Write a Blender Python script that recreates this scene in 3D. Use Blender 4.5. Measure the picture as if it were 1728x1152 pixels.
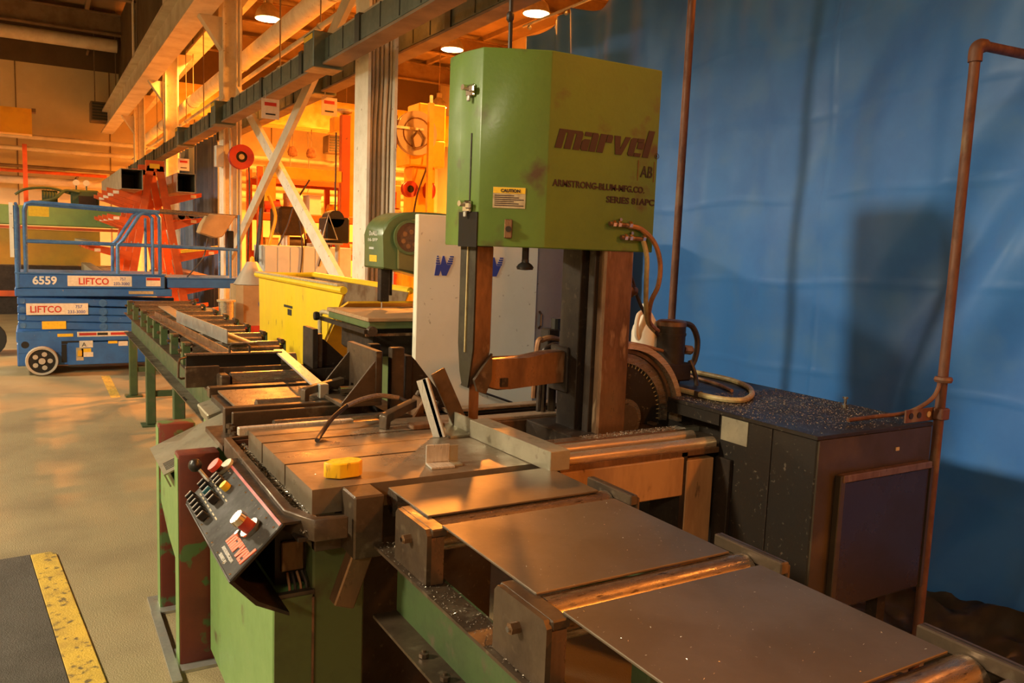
import bpy, bmesh, math, random
from mathutils import Vector, Matrix, noise
S = bpy.context.scene
COL = S.collection
for o in list(bpy.data.objects): bpy.data.objects.remove(o)

# ------------------------------------------------------------------ camera
CAMH = 1.65
yaw, pit, rol, FPX = 0.53407, 0.11577, 0.03833, 1366.0
fw = Vector((math.sin(yaw)*math.cos(pit), math.cos(yaw)*math.cos(pit), -math.sin(pit)))
r0 = Vector((math.cos(yaw), -math.sin(yaw), 0)); u0 = r0.cross(fw)
rt = r0*math.cos(rol) + u0*math.sin(rol); up = -r0*math.sin(rol) + u0*math.cos(rol)
cd = bpy.data.cameras.new('camera'); cam = bpy.data.objects.new('camera', cd); COL.objects.link(cam)
cd.sensor_width = 36; cd.lens = FPX/1728*36; cd.clip_end = 200; cd.clip_start = .05
M = Matrix((rt, up, -fw)).transposed().to_4x4(); M.translation = (0, 0, CAMH); cam.matrix_world = M
S.camera = cam

# ------------------------------------------------------------------ world, exposure
w = bpy.data.worlds.new('World'); S.world = w; w.use_nodes = True
bg = w.node_tree.nodes['Background']; bg.inputs[0].default_value = (1.0, .74, .46, 1); bg.inputs[1].default_value = .02
S.view_settings.view_transform = 'Standard'; S.view_settings.look = 'None'
S.view_settings.gamma = 1; S.view_settings.use_curve_mapping = False
S.view_settings.exposure = 0.18
SODIUM = (1.0, .30, .035); WARM = (1.0, .85, .58)
# lamp grids: (x, y, z, watts); the fixtures that carry these lights are built by high_bay() below
SOD = [(4.2, 17.3, 6.05, 1500), (8.3, 13.6, 6.05, 2600), (8.3, 17.2, 6.05, 2600), (7.6, 23.6, 6.05, 2300), (11.4, 24.5, 6.05, 2600), (7.4, 7.0, 6.05, 1300), (6.3, 1.2, 6.05, 350), (5.2, -4.2, 6.05, 470)]
WRM = [(-4.3, 3.6, 4.4, 1750), (-4.3, -3.0, 4.4, 520), (-4.3, 12.0, 4.4, 1500), (-4.3, 22.5, 4.4, 2100)]

# ------------------------------------------------------------------ materials
MATS = {}
def mat(name, c1, c2=None, rough=.5, metal=0., scale=8., mix=(.42, .62), c3=None, s3=30., m3=(.62, .7), bump=0., bscale=60., rvar=.15, stretch=None, emit=None, coat=0., spec=None):
    m = bpy.data.materials.new(name); m.use_nodes = True; nt = m.node_tree; N = nt.nodes; L = nt.links
    b = N['Principled BSDF']; b.inputs['Metallic'].default_value = metal; b.inputs['Roughness'].default_value = rough
    if spec is not None: b.inputs['Specular IOR Level'].default_value = spec
    if coat: b.inputs['Coat Weight'].default_value = coat; b.inputs['Coat Roughness'].default_value = .2
    if emit:
        b.inputs['Emission Color'].default_value = (*emit[0], 1); b.inputs['Emission Strength'].default_value = emit[1]
    tc = N.new('ShaderNodeTexCoord'); mp = N.new('ShaderNodeMapping'); L.new(tc.outputs['Object'], mp.inputs[0])
    if stretch: mp.inputs['Scale'].default_value = stretch
    col = None
    if c2:
        n = N.new('ShaderNodeTexNoise'); n.inputs['Scale'].default_value = scale; n.inputs['Detail'].default_value = 6; n.inputs['Roughness'].default_value = .65
        L.new(mp.outputs[0], n.inputs['Vector'])
        r = N.new('ShaderNodeMapRange'); r.inputs[1].default_value = mix[0]; r.inputs[2].default_value = mix[1]; L.new(n.outputs[0], r.inputs[0])
        x = N.new('ShaderNodeMix'); x.data_type = 'RGBA'; x.inputs[6].default_value = (*c1, 1); x.inputs[7].default_value = (*c2, 1)
        L.new(r.outputs[0], x.inputs[0]); col = x.outputs[2]
        rr = N.new('ShaderNodeMapRange'); rr.inputs[3].default_value = max(.05, rough-rvar); rr.inputs[4].default_value = min(1, rough+rvar)
        L.new(n.outputs[0], rr.inputs[0]); rr.inputs[1].default_value = .3; rr.inputs[2].default_value = .7; L.new(rr.outputs[0], b.inputs['Roughness'])
    if c3:
        n3 = N.new('ShaderNodeTexNoise'); n3.inputs['Scale'].default_value = s3; n3.inputs['Detail'].default_value = 4; L.new(mp.outputs[0], n3.inputs['Vector'])
        r3 = N.new('ShaderNodeMapRange'); r3.inputs[1].default_value = m3[0]; r3.inputs[2].default_value = m3[1]; L.new(n3.outputs[0], r3.inputs[0])
        x3 = N.new('ShaderNodeMix'); x3.data_type = 'RGBA'; x3.inputs[7].default_value = (*c3, 1); L.new(r3.outputs[0], x3.inputs[0])
        if col: L.new(col, x3.inputs[6])
        else: x3.inputs[6].default_value = (*c1, 1)
        col = x3.outputs[2]
    if col: L.new(col, b.inputs['Base Color'])
    else: b.inputs['Base Color'].default_value = (*c1, 1)
    if bump:
        nb = N.new('ShaderNodeTexNoise'); nb.inputs['Scale'].default_value = bscale; nb.inputs['Detail'].default_value = 3; L.new(mp.outputs[0], nb.inputs['Vector'])
        bp = N.new('ShaderNodeBump'); bp.inputs['Strength'].default_value = bump; bp.inputs['Distance'].default_value = .01
        L.new(nb.outputs[0], bp.inputs['Height']); L.new(bp.outputs[0], b.inputs['Normal'])
    MATS[name] = m; return m
mat('concrete', (.34, .27, .145), (.27, .21, .108), .66, scale=.9, mix=(.30, .72), c3=(.19, .14, .075), s3=1.8, m3=(.48, .9), bump=.4, bscale=150, rvar=.08)
mat('soot', (.014, .010, .007), (.022, .016, .010), .7, 0, spec=.15,scale=12)
mat('guard_olive', (.040, .032, .016), (.028, .020, .011), .6, 0, spec=.25, scale=9)
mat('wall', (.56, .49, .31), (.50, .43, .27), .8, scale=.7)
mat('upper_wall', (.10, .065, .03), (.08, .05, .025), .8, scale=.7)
mat('roof', (.26, .185, .105), (.19, .135, .08), .8, scale=.5)
mat('white_paint', (.82, .79, .68), (.70, .66, .54), .5, scale=5, c3=(.30, .22, .12), s3=22, m3=(.66, .74))
mat('beam_paint', (.62, .56, .44), (.50, .43, .32), .55, scale=2)
mat('dark_beam', (.20, .145, .09), (.15, .10, .06), .7, scale=2)
mat('pipe_paint', (.64, .60, .50), (.52, .47, .36), .5, scale=2)
mat('bus_grey', (.125, .15, .115), (.09, .11, .085), .45, .2, scale=4)
mat('bus_band', (.045, .05, .04), None, .5, .2)
mat('yellow', (.80, .45, .02), (.66, .34, .015), .45, scale=3)
mat('ochre', (.40, .23, .012), (.32, .18, .01), .5, scale=2)
mat('apron_olive', (.17, .125, .05), (.10, .07, .03), .5, .1, scale=9, stretch=(1, 1, .4))
mat('crane_yellow', (.95, .46, .02), (.85, .38, .02), .45, scale=3)
mat('hopper_yellow', (.86, .62, .015), (.78, .52, .015), .42, scale=2.5, c3=(.28, .17, .03), s3=14, m3=(.68, .76), stretch=(1, 1, .35))
mat('rust', (.20, .085, .035), (.11, .05, .022), .85, scale=14, bump=.2)
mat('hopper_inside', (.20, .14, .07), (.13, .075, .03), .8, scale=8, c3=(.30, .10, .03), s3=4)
mat('rack_orange', (.58, .095, .012), (.44, .07, .012), .45, scale=3, c3=(.20, .06, .02), s3=18, m3=(.68, .76))
mat('lift_blue', (.035, .14, .43), (.03, .11, .34), .42, scale=5, c3=(.22, .25, .30), s3=26, m3=(.70, .76))
mat('rail_blue', (.075, .20, .46), (.05, .14, .36), .38, .15, scale=12, c3=(.35, .37, .42), s3=30, m3=(.66, .74))
tm_ = mat('tarp', (.040, .200, .60), (.030, .160, .52), .46, scale=1.4, c3=(.075, .22, .52), s3=3, m3=(.5, .75), bump=.10, bscale=14, rvar=.08)
_n = tm_.node_tree.nodes; _l = tm_.node_tree.links; _tr = _n.new('ShaderNodeBsdfTranslucent'); _tr.inputs[0].default_value = (.20, .30, .48, 1)
_mx = _n.new('ShaderNodeMixShader'); _mx.inputs[0].default_value = .16; _l.new(_n['Principled BSDF'].outputs[0], _mx.inputs[1]); _l.new(_tr.outputs[0], _mx.inputs[2]); _l.new(_mx.outputs[0], _n['Material Output'].inputs[0])
mat('far_curtain', (.085, .12, .22), (.065, .095, .18), .5, scale=2)
mat('saw_green', (.112, .195, .034), (.094, .165, .028), .40, scale=3, c3=(.085, .055, .030), s3=6.5, m3=(.60, .72), bump=.05)
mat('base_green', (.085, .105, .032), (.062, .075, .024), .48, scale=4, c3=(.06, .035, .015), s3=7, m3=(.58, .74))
mat('panel_green', (.17, .30, .095), (.15, .26, .085), .42, scale=4, c3=(.10, .09, .04), s3=9, m3=(.64, .76))
mat('post_green_red', (.085, .16, .055), (.16, .028, .014), .5, scale=6.5, mix=(.46, .52))
mat('post_red', (.16, .030, .016), (.12, .024, .014), .5, scale=7, c3=(.07, .12, .04), s3=9, m3=(.62, .66))
mat('conveyor_green', (.056, .092, .033), (.042, .066, .024), .5, scale=5, c3=(.09, .075, .045), s3=14, m3=(.58, .7))
mat('oily_steel', (.105, .072, .045), (.058, .037, .023), .40, .4, scale=7, c3=(.17, .13, .085), s3=22, m3=(.6, .75), bump=.06)
mat('table_steel', (.27, .215, .15), (.20, .15, .10), .36, .5, scale=5, c3=(.19, .12, .065), s3=11, m3=(.55, .72), bump=.04)
mat('plate_steel', (.19, .150, .105), (.14, .108, .075), .40, .55, scale=2.2, c3=(.14, .105, .065), s3=5, m3=(.5, .72), bump=.03, rvar=.07)
mat('roller_steel', (.36, .29, .22), (.22, .16, .11), .30, .8, scale=18, c3=(.10, .07, .045), s3=30, stretch=(1, 5, 5))
mat('bright_steel', (.62, .58, .50), (.48, .44, .37), .36, .4, scale=16, stretch=(6, 1, 1))
mat('galv', (.50, .50, .46), (.40, .40, .37), .4, .7, scale=12)
mat('bar_steel', (.40, .37, .27), (.33, .30, .215), .42, .6, scale=9, c3=(.22, .19, .13), s3=24, m3=(.6, .72))
mat('dark_machine', (.034, .024, .017), (.022, .015, .011), .5, .1, spec=.3, scale=8, c3=(.075, .055, .038), s3=40, m3=(.62, .72), bump=.05)
mat('cabinet_dark', (.022, .0165, .012), (.014, .0105, .008), .45, .0, spec=.35, scale=3, c3=(.10, .080, .058), s3=60, m3=(.64, .74), bump=.04)
mat('cabinet_brown', (.050, .033, .018), (.032, .021, .012), .45, .1, scale=3, c3=(.08, .052, .025), s3=5, m3=(.56, .7))
mat('panel_maroon', (.035, .022, .024), (.026, .017, .017), .3, .2, scale=3)
mat('worn_steel', (.26, .145, .075), (.13, .07, .038), .36, .6, scale=9, c3=(.36, .24, .14), s3=18, stretch=(1, 1, .3))
mat('tan_coat', (.46, .27, .12), (.34, .19, .085), .5, .1, scale=7, c3=(.09, .05, .025), s3=14, m3=(.64, .69), stretch=(1.4, 1, .35))
mat('copper_glow_rail', (.58, .44, .30), (.42, .30, .19), .33, .6, scale=20, stretch=(.4, 4, 4))
mat('black_plastic', (.012, .011, .010), None, .4)
mat('black_rubber', (.018, .017, .016), (.028, .025, .022), .7, scale=10)
mat('panel_black', (.020, .017, .013), (.015, .013, .010), .60, .0, spec=.3, scale=8, c3=(.09, .078, .06), s3=60, m3=(.64, .74))
mat('chrome', (.72, .68, .60), None, .18, 1.)
mat('red_plastic', (.55, .05, .025), None, .35)
mat('red_paint', (.42, .035, .025), (.32, .03, .02), .45, scale=5)
mat('orange_ink', (.80, .12, .03), None, .5)
mat('maroon_ink', (.030, .012, .013), None, .6)
mat('black_ink', (.02, .017, .013), None, .6)
mat('white_ink', (.74, .72, .66), None, .5)
mat('red_ink', (.50, .035, .02), None, .5)
mat('blue_ink', (.03, .06, .38), None, .5)
mat('label_yellow', (.80, .52, .02), (.70, .44, .02), .5, scale=40)
mat('label_cream', (.46, .38, .22), (.36, .28, .15), .6, scale=30)
mat('label_white', (.72, .66, .54), (.62, .56, .44), .6, scale=30)
mat('cabinet_white', (.82, .80, .66), (.76, .74, .60), .45, scale=2, c3=(.42, .38, .27), s3=26, m3=(.68, .74))
mat('cabinet_grey', (.46, .41, .33), (.40, .36, .29), .5, scale=3, c3=(.25, .18, .11), s3=30, m3=(.7, .76))
mat('locker_grey', (.55, .58, .55), (.48, .52, .50), .4, scale=3)
mat('bandsaw_green', (.115, .165, .06), (.09, .135, .05), .4, scale=3)
mat('bandsaw_olive', (.20, .165, .05), (.155, .13, .04), .42, scale=4)
mat('wood', (.42, .26, .13), (.33, .19, .09), .6, scale=6, stretch=(1, 6, 6))
mat('cardboard', (.44, .28, .13), (.38, .235, .105), .8, scale=5)
mat('glass_dark', (.13, .062, .035), (.08, .038, .022), .25, 0, scale=14)
mat('jug', (.78, .72, .60), (.72, .66, .54), .4, scale=9)
mat('hose_tan', (.46, .36, .16), (.34, .25, .11), .45, scale=30)
mat('hose_copper', (.40, .20, .09), (.28, .13, .06), .4, .3, scale=30)
mat('hose_black', (.028, .020, .016), (.05, .03, .02), .4, scale=30)
mat('rusty_pipe', (.145, .058, .030), (.085, .034, .020), .6, .2, scale=18, c3=(.20, .14, .08), s3=10, m3=(.58, .68), stretch=(1, 1, .4))
mat('mat_black', (.075, .064, .052), (.060, .050, .040), .75, scale=3, bump=.5, bscale=200)
mat('mat_yellow', (.66, .43, .06), (.50, .32, .05), .6, scale=6, c3=(.16, .11, .04), s3=30, m3=(.56, .66), bump=.3, bscale=120)
mat('tape_yellow', (.86, .50, .01), (.80, .42, .01), .4, scale=14, c3=(.35, .19, .01), s3=30, m3=(.62, .7), stretch=(3, 3, .5))
mat('chips', (.52, .46, .37), (.34, .29, .22), .3, .5, scale=50)
mat('sod_lens', (1, .7, .3), None, .4, emit=((1.0, .62, .25), 30))
mat('warm_lens', (1, .9, .7), None, .4, emit=((1.0, .86, .6), 30))
mat('tray_red', (.20, .070, .035), (.10, .055, .030), .45, .3, scale=8)
mat('aqua', (.03, .16, .22), None, .4)
mat('wire_spool', (.60, .56, .46), (.45, .42, .34), .25, .8, scale=30, stretch=(1, 1, 20))
mat('sign_white', (.70, .62, .50), (.62, .54, .42), .7, scale=20)

# ------------------------------------------------------------------ builders
WLOC = {}
class MB:
    def __init__(s): s.bm = bmesh.new()
    def _add(s, vs, fs, bev=0, M=None, seg=1):
        bm = s.bm
        v = [bm.verts.new(M @ Vector(p) if M is not None else p) for p in vs]
        fl = []
        for f in fs:
            try: fl.append(bm.faces.new([v[i] for i in f]))
            except ValueError: pass
        if bev:
            ed = {e for f in fl for e in f.edges}
            bmesh.ops.bevel(bm, geom=list(ed), offset=bev, segments=seg, profile=.5, affect='EDGES')
        return s
    def box(s, x0, x1, y0, y1, z0, z1, bev=0, M=None, seg=1):
        if x0 > x1: x0, x1 = x1, x0
        if y0 > y1: y0, y1 = y1, y0
        if z0 > z1: z0, z1 = z1, z0
        return s._add([(x0,y0,z0),(x1,y0,z0),(x1,y1,z0),(x0,y1,z0),(x0,y0,z1),(x1,y0,z1),(x1,y1,z1),(x0,y1,z1)],
                      [(3,2,1,0),(4,5,6,7),(0,1,5,4),(1,2,6,5),(2,3,7,6),(3,0,4,7)], bev, M, seg)
    def prism(s, poly, ax, a0, a1, bev=0, M=None):
        n = len(poly)
        def p3(p, a):
            return (a, p[0], p[1]) if ax == 'x' else ((p[0], a, p[1]) if ax == 'y' else (p[0], p[1], a))
        vs = [p3(p, a0) for p in poly] + [p3(p, a1) for p in poly]
        fs = [tuple(range(n)), tuple(range(2*n-1, n-1, -1))] + [(i, i+n, (i+1) % n + n, (i+1) % n) for i in range(n)]
        return s._add(vs, fs, bev, M)
    def cyl(s, p0, p1, r, r1=None, n=16, M=None, caps=True):
        r1 = r if r1 is None else r1
        p0 = Vector(p0); p1 = Vector(p1); d = (p1-p0).normalized()
        a = d.orthogonal().normalized(); b = d.cross(a)
        vs = []
        for p, q in ((p0, r), (p1, r1)):
            for i in range(n):
                t = 2*math.pi*i/n; vs.append(p + (a*math.cos(t)+b*math.sin(t))*q)
        fs = [(i, (i+1) % n, n+(i+1) % n, n+i) for i in range(n)]
        if caps: fs += [tuple(range(n-1, -1, -1)), tuple(range(n, 2*n))]
        return s._add(vs, fs, 0, M)
    def tube(s, pts, r, n=8, M=None, smooth=0):
        pts = [Vector(p) for p in pts]
        if smooth:
            q = []
            for i in range(len(pts)-1):
                a = pts[max(i-1, 0)]; b = pts[i]; c = pts[i+1]; d = pts[min(i+2, len(pts)-1)]
                for k in range(smooth):
                    t = k/smooth
                    q.append(.5*((2*b)+(c-a)*t+(2*a-5*b+4*c-d)*t*t+(3*b-a-3*c+d)*t**3))
            pts = q+[pts[-1]]
        vs = []; m = len(pts); A = None
        for i, p in enumerate(pts):
            d = (pts[min(i+1, m-1)]-pts[max(i-1, 0)]).normalized()
            if A is None: A = d.orthogonal().normalized()
            A = (A-d*A.dot(d)).normalized(); B = d.cross(A)
            for k in range(n):
                t = 2*math.pi*k/n; vs.append(p+(A*math.cos(t)+B*math.sin(t))*r)
        fs = []
        for i in range(m-1):
            for k in range(n):
                fs.append((i*n+k, i*n+(k+1) % n, (i+1)*n+(k+1) % n, (i+1)*n+k))
        fs += [tuple(range(n-1, -1, -1)), tuple(range((m-1)*n, m*n))]
        return s._add(vs, fs, 0, M)
    def lathe(s, prof, c, axis='z', n=20, M=None):
        vs = []; m = len(prof)
        for (r, h) in prof:
            for k in range(n):
                t = 2*math.pi*k/n; x, y = r*math.cos(t), r*math.sin(t)
                p = (x, y, h) if axis == 'z' else ((h, x, y) if axis == 'x' else (x, h, y))
                vs.append((c[0]+p[0], c[1]+p[1], c[2]+p[2]))
        fs = [(i*n+k, i*n+(k+1) % n, (i+1)*n+(k+1) % n, (i+1)*n+k) for i in range(m-1) for k in range(n)]
        if prof[0] == prof[-1]: return s._add(vs, fs, 0, M)
        if prof[0][0] > 1e-5: fs.append(tuple(range(n-1, -1, -1)))
        if prof[-1][0] > 1e-5: fs.append(tuple(range((m-1)*n, m*n)))
        return s._add(vs, fs, 0, M)
    def arc(s, c, r0, r1, a0, a1, y0, y1, n=24):
        # flat ring sector in an XZ plane, extruded along Y
        po = []
        for i in range(n+1):
            t = math.radians(a0+(a1-a0)*i/n); po.append((c[0]+r1*math.cos(t), c[1]+r1*math.sin(t)))
        for i in range(n, -1, -1):
            t = math.radians(a0+(a1-a0)*i/n); po.append((c[0]+r0*math.cos(t), c[1]+r0*math.sin(t)))
        m = 2*(n+1); vs = [(p[0], y0, p[1]) for p in po]+[(p[0], y1, p[1]) for p in po]; fs = []
        for i in range(n):
            j = m-1-i
            fs.append((i, i+1, j-1, j)); fs.append((m+i, m+j, m+j-1, m+i+1))
        for i in range(m): fs.append((i, (i+1) % m, m+(i+1) % m, m+i))
        return s._add(vs, fs)
    def build(s, name, m, parent=None, label=None):
        bm = s.bm
        bmesh.ops.remove_doubles(bm, verts=bm.verts, dist=1e-6)
        bmesh.ops.recalc_face_normals(bm, faces=bm.faces)
        for f in bm.faces: f.smooth = True
        for e in bm.edges:
            if len(e.link_faces) == 2 and e.calc_face_angle(0) > .6: e.smooth = False
        xs = [v.co for v in bm.verts]
        if parent is None:
            lo = Vector((min(v.x for v in xs), min(v.y for v in xs), min(v.z for v in xs)))
            hi = Vector((max(v.x for v in xs), max(v.y for v in xs), max(v.z for v in xs)))
            off = Vector(((lo.x+hi.x)/2, (lo.y+hi.y)/2, lo.z))
        else: off = WLOC[parent.name]
        for v in bm.verts: v.co -= off
        me = bpy.data.meshes.new(name); bm.to_mesh(me); bm.free()
        o = bpy.data.objects.new(name, me); COL.objects.link(o)
        me.materials.append(MATS[m] if isinstance(m, str) else m)
        if parent is None: o.location = off
        else: o.parent = parent
        WLOC[o.name] = off
        if label: o['label'] = label
        return o
def tag(o, label, cat, group=None, kind=None):
    o['label'] = label
    if kind: o['kind'] = kind
    if cat: o['category'] = cat
    if group: o['group'] = group
    return o
def struct(o, label=None):
    o['kind'] = 'structure'
    if label: o['label'] = label
    return o
def thing(name, label, cat, loc, group=None):
    o = bpy.data.objects.new(name, None); COL.objects.link(o); o.location = loc; o.empty_display_size = .1
    WLOC[o.name] = Vector(loc); return tag(o, label, cat, group)
def copy_tree(o, parent=None):
    c = o.copy(); COL.objects.link(c)
    if parent: c.parent = parent
    WLOC[c.name] = WLOC[o.name].copy()
    for ch in list(o.children): copy_tree(ch, c)
    return c
def box(name, m, parent, *a, bev=0, label=None, M=None): return MB().box(*a, bev=bev, M=M).build(name, m, parent, label)
def text(body, size, pos, xdir, ydir, m, parent, name='lettering', shear=0, bold=0, width=None, depth=.0012, label=None):
    cu = bpy.data.curves.new('txt', 'FONT'); cu.body = body; cu.size = size; cu.shear = shear; cu.offset = bold; cu.extrude = depth
    cu.resolution_u = 3
    t = bpy.data.objects.new('txt', cu); COL.objects.link(t)
    dg = bpy.context.evaluated_depsgraph_get(); me = bpy.data.meshes.new_from_object(t.evaluated_get(dg))
    bpy.data.objects.remove(t); bpy.data.curves.remove(cu)
    X = Vector(xdir).normalized(); Yd = Vector(ydir).normalized(); Zd = X.cross(Yd)
    co = [v.co.copy() for v in me.vertices]; x0 = min(c.x for c in co); x1 = max(c.x for c in co); k = (width/(x1-x0)) if width else 1
    off = WLOC[parent.name] if parent else Vector((0, 0, 0))
    for v, c in zip(me.vertices, co): v.co = Vector(pos) + X*((c.x-x0)*k) + Yd*c.y + Zd*c.z - off
    me.name = name; o = bpy.data.objects.new(name, me); COL.objects.link(o); me.materials.clear(); me.materials.append(MATS[m]); o.parent = parent
    WLOC[o.name] = off
    if label: o['label'] = label
    return o
GLY = {'m': (1.5, [[(0,0),(.40,0),(.40,1),(0,1)], [(.40,.84),(.53,.84),(.53,1),(.40,1)], [(.53,0),(.93,0),(.93,1),(.53,1)], [(.93,.84),(1.06,.84),(1.06,1),(.93,1)], [(1.06,0),(1.46,0),(1.46,.86),(1.36,1),(1.06,1)]]),
       'a': (1.0, [[(.52,0),(.92,0),(.92,.86),(.82,1),(.52,1)], [(.05,.78),(.48,.78),(.48,1),(.05,1)], [(0,.1),(.1,0),(.46,0),(.46,.62),(.1,.62),(0,.52)]]),
       'r': (.86, [[(0,0),(.40,0),(.40,1),(0,1)], [(.44,.58),(.80,.58),(.80,.9),(.72,1),(.44,1)]]),
       'v': (1.1, [[(0,1),(.40,1),(.56,.32),(.72,1),(1.06,1),(.74,0),(.34,0)]]),
       'e': (1.0, [[(0,.1),(.1,0),(.40,0),(.40,1),(.1,1),(0,.9)], [(.44,0),(.86,0),(.86,.2),(.44,.2)], [(.44,.80),(.86,.80),(.86,1),(.44,1)], [(.52,.44),(.92,.44),(.92,.78),(.52,.78)]]),
       'l': (.46, [[(0,0),(.40,0),(.40,1.5),(0,1.5)]])}
def block_word(word, h, width, pos, xdir, ydir, m, parent, name, shear=.3, depth=.0012):
    tot = sum(GLY[c][0] for c in word); k = width/tot; X = Vector(xdir).normalized(); Yd = Vector(ydir).normalized(); Zd = X.cross(Yd); x = 0; b = MB()
    for c in word:
        w_, ps = GLY[c]
        for p in ps:
            f = [Vector(pos)+X*((x+a)*k+q*h*shear)+Yd*(q*h) for a, q in p]; n = len(f)
            b._add([v-Zd*depth for v in f]+[v+Zd*depth for v in f], [tuple(range(n)), tuple(range(2*n-1, n-1, -1))]+[(i, i+n, (i+1) % n+n, (i+1) % n) for i in range(n)])
        x += w_
    return b.build(name, m, parent)
def grid(name, m, fx, nu, nv, parent=None):
    vs = [fx(i/nu, j/nv) for j in range(nv+1) for i in range(nu+1)]
    fs = [(j*(nu+1)+i, j*(nu+1)+i+1, (j+1)*(nu+1)+i+1, (j+1)*(nu+1)+i) for j in range(nv) for i in range(nu)]
    b = MB(); b._add(vs, fs); return b.build(name, m, parent)

def high_bay(x, y, z, watts, kind, label):
    t = thing('high_bay_lamp', label, 'lamp', (x, y, z), 'sodium high bay lamps' if kind == 's' else 'white high bay lamps')
    MB().lathe([(.26, 0), (.265, .02), (.22, .16), (.12, .27), (.09, .30), (.09, .44), (.0, .46)], (x, y, z), n=20).build('reflector', 'galv', t)
    MB().lathe([(.0, -.012), (.245, -.006), (.25, .012), (0, .014)], (x, y, z), n=20).build('lens', 'sod_lens' if kind == 's' else 'warm_lens', t)
    MB().cyl((x, y, z+.44), (x, y, 8.45), .014, n=8).build('stem', 'dark_beam', t)
    if kind == 's':
        ld = bpy.data.lights.new('lamp_light', 'AREA'); ld.shape = 'DISK'; ld.size = .5; ld.spread = math.radians(165)
    else:
        ld = bpy.data.lights.new('lamp_light', 'SPOT'); ld.shadow_soft_size = .3; ld.spot_size = math.radians(172); ld.spot_blend = .25
    ld.energy = watts; ld.color = SODIUM if kind == 's' else WARM
    lo = bpy.data.objects.new('lamp_light', ld); COL.objects.link(lo); lo.location = (0, 0, -.03 if kind == 's' else -.2); lo.parent = t
    return t

# ================================================================== STRUCTURE
struct(box('floor', 'concrete', None, -9, 14, -8, 31, -.1, 0))
struct(box('ceiling', 'roof', None, -9, 14, -8, 31, 8.5, 8.6))
wf = struct(box('wall_far', 'wall', None, -9, 14, 30, 30.2, 0, 6.75))
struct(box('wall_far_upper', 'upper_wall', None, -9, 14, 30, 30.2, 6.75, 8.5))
struct(box('wall_left', 'wall', None, -9.2, -9, -8, 31, 0, 8.5))
struct(box('wall_right', 'wall', None, 14, 14.2, -8, 31, 0, 8.5))
struct(box('wall_near', 'wall', None, -9, 14, -8.2, -8, 0, 8.5))
CX, CYS = 2.53, [6.7, 12.65, 18.6, 24.55]
for k, y in enumerate([0.75]+CYS+[29.0]):   # roof rafters across the hall
    o = MB(); o.box(-9, 14, y-.12, y+.12, 7.72, 7.76); o.box(-9, 14, y-.12, y+.12, 8.31, 8.35); o.box(-9, 14, y-.015, y+.015, 7.76, 8.31)
    struct(o.build('trim_%d' % (k+1), 'dark_beam'), 'dark steel roof rafter spanning the hall')
for i in range(12):
    x = -8+i*1.9
    struct(box('trim_%d' % (20+i), 'roof', None, x, x+.12, -8, 30, 8.35, 8.5))
struct(box('wall_light_block', 'upper_wall', None, 2.50, 2.56, -8, 30, 5.40, 8.35), 'added dark wall above the crane girders blocking sodium light from the left bay')  # added to keep sodium light off the far wall of the left bay
# wall panel joints (recessed strips between the wall panels)
for i in range(7):
    x = -3.0+i*2.6
    struct(box('trim_%d' % (40+i), 'dark_beam', None, x, x+.035, 29.985, 30.0, 0, 6.75))
# columns of the row between the two bays
def column(y, label):
    t = thing('steel_column', label, 'column', (CX, y, 0), 'white building columns')
    box('flange', 'white_paint', t, 2.40, 2.425, y-.16, y+.16, 0.02, 8.3); box('flange', 'white_paint', t, 2.635, 2.66, y-.16, y+.16, .02, 8.3)
    box('web', 'white_paint', t, 2.425, 2.635, y-.012, y+.012, .02, 8.3)
    box('base_plate', 'white_paint', t, 2.33, 2.73, y-.23, y+.23, 0, .03)
    return t
LB = ['white steel column behind the yellow hopper with conduits running up it', 'white steel column behind the blue lift carrying the red hose reel', 'white steel column farther along the row beyond the orange pipe rack', 'white steel column at the far end of the row near the wall']
COLS = [column(y, l) for y, l in zip(CYS, LB)]
cb = COLS[0]
for x, r in ((2.455, .012), (2.49, .014), (2.53, .012), (2.57, .019), (2.61, .012)):
    MB().tube([(x, 6.61, .1), (x, 6.61, 2.6), (x+.012, 6.60, 3.0), (x, 6.61, 5.5)], r, 8).build('conduit', 'beam_paint', cb)
box('clamp_strap', 'galv', cb, 2.395, 2.66, 6.535, 6.545, 1.44, 1.455)
ca = COLS[1]
MB().tube([(2.5, 12.46, .2), (2.5, 12.46, 3.0), (2.46, 12.46, 3.4), (2.38, 12.46, 3.6)], .022, 8).build('conduit', 'pipe_paint', ca)
MB().tube([(2.58, 12.46, .2), (2.58, 12.46, 5)], .014, 8).build('conduit', 'pipe_paint', ca)
box('switch_box', 'locker_grey', ca, 2.29, 2.40, 12.45, 12.6, 2.65, 2.95, bev=.006)
# X bracing between the two nearest columns
def beam2(name, m, parent, p0, p1, wx, wd):
    p0 = Vector(p0); p1 = Vector(p1); d = p1-p0; L = d.length; z = d/L; x = Vector((1, 0, 0)); x = (x-z*x.dot(z)).normalized(); y = z.cross(x)
    M = Matrix((x, y, z)).transposed().to_4x4(); M.translation = p0
    return MB().box(-wx/2, wx/2, -wd/2, wd/2, 0, L, M=M).build(name, m, parent)
t = thing('cross_brace', 'pale diagonal brace falling towards the hopper between two columns', 'brace', (2.59, 6.95, .82), 'diagonal column braces')
beam2('brace_bar', 'white_paint', t, (2.59, 12.42, 3.72), (2.59, 6.95, .82), .05, .16)
t = thing('cross_brace', 'pale diagonal brace rising towards the bus duct, crossing the other one', 'brace', (2.49, 12.42, 1.37), 'diagonal column braces')
beam2('brace_bar', 'beam_paint', t, (2.49, 12.42, 1.37), (2.49, 6.95, 3.97), .05, .15)
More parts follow.
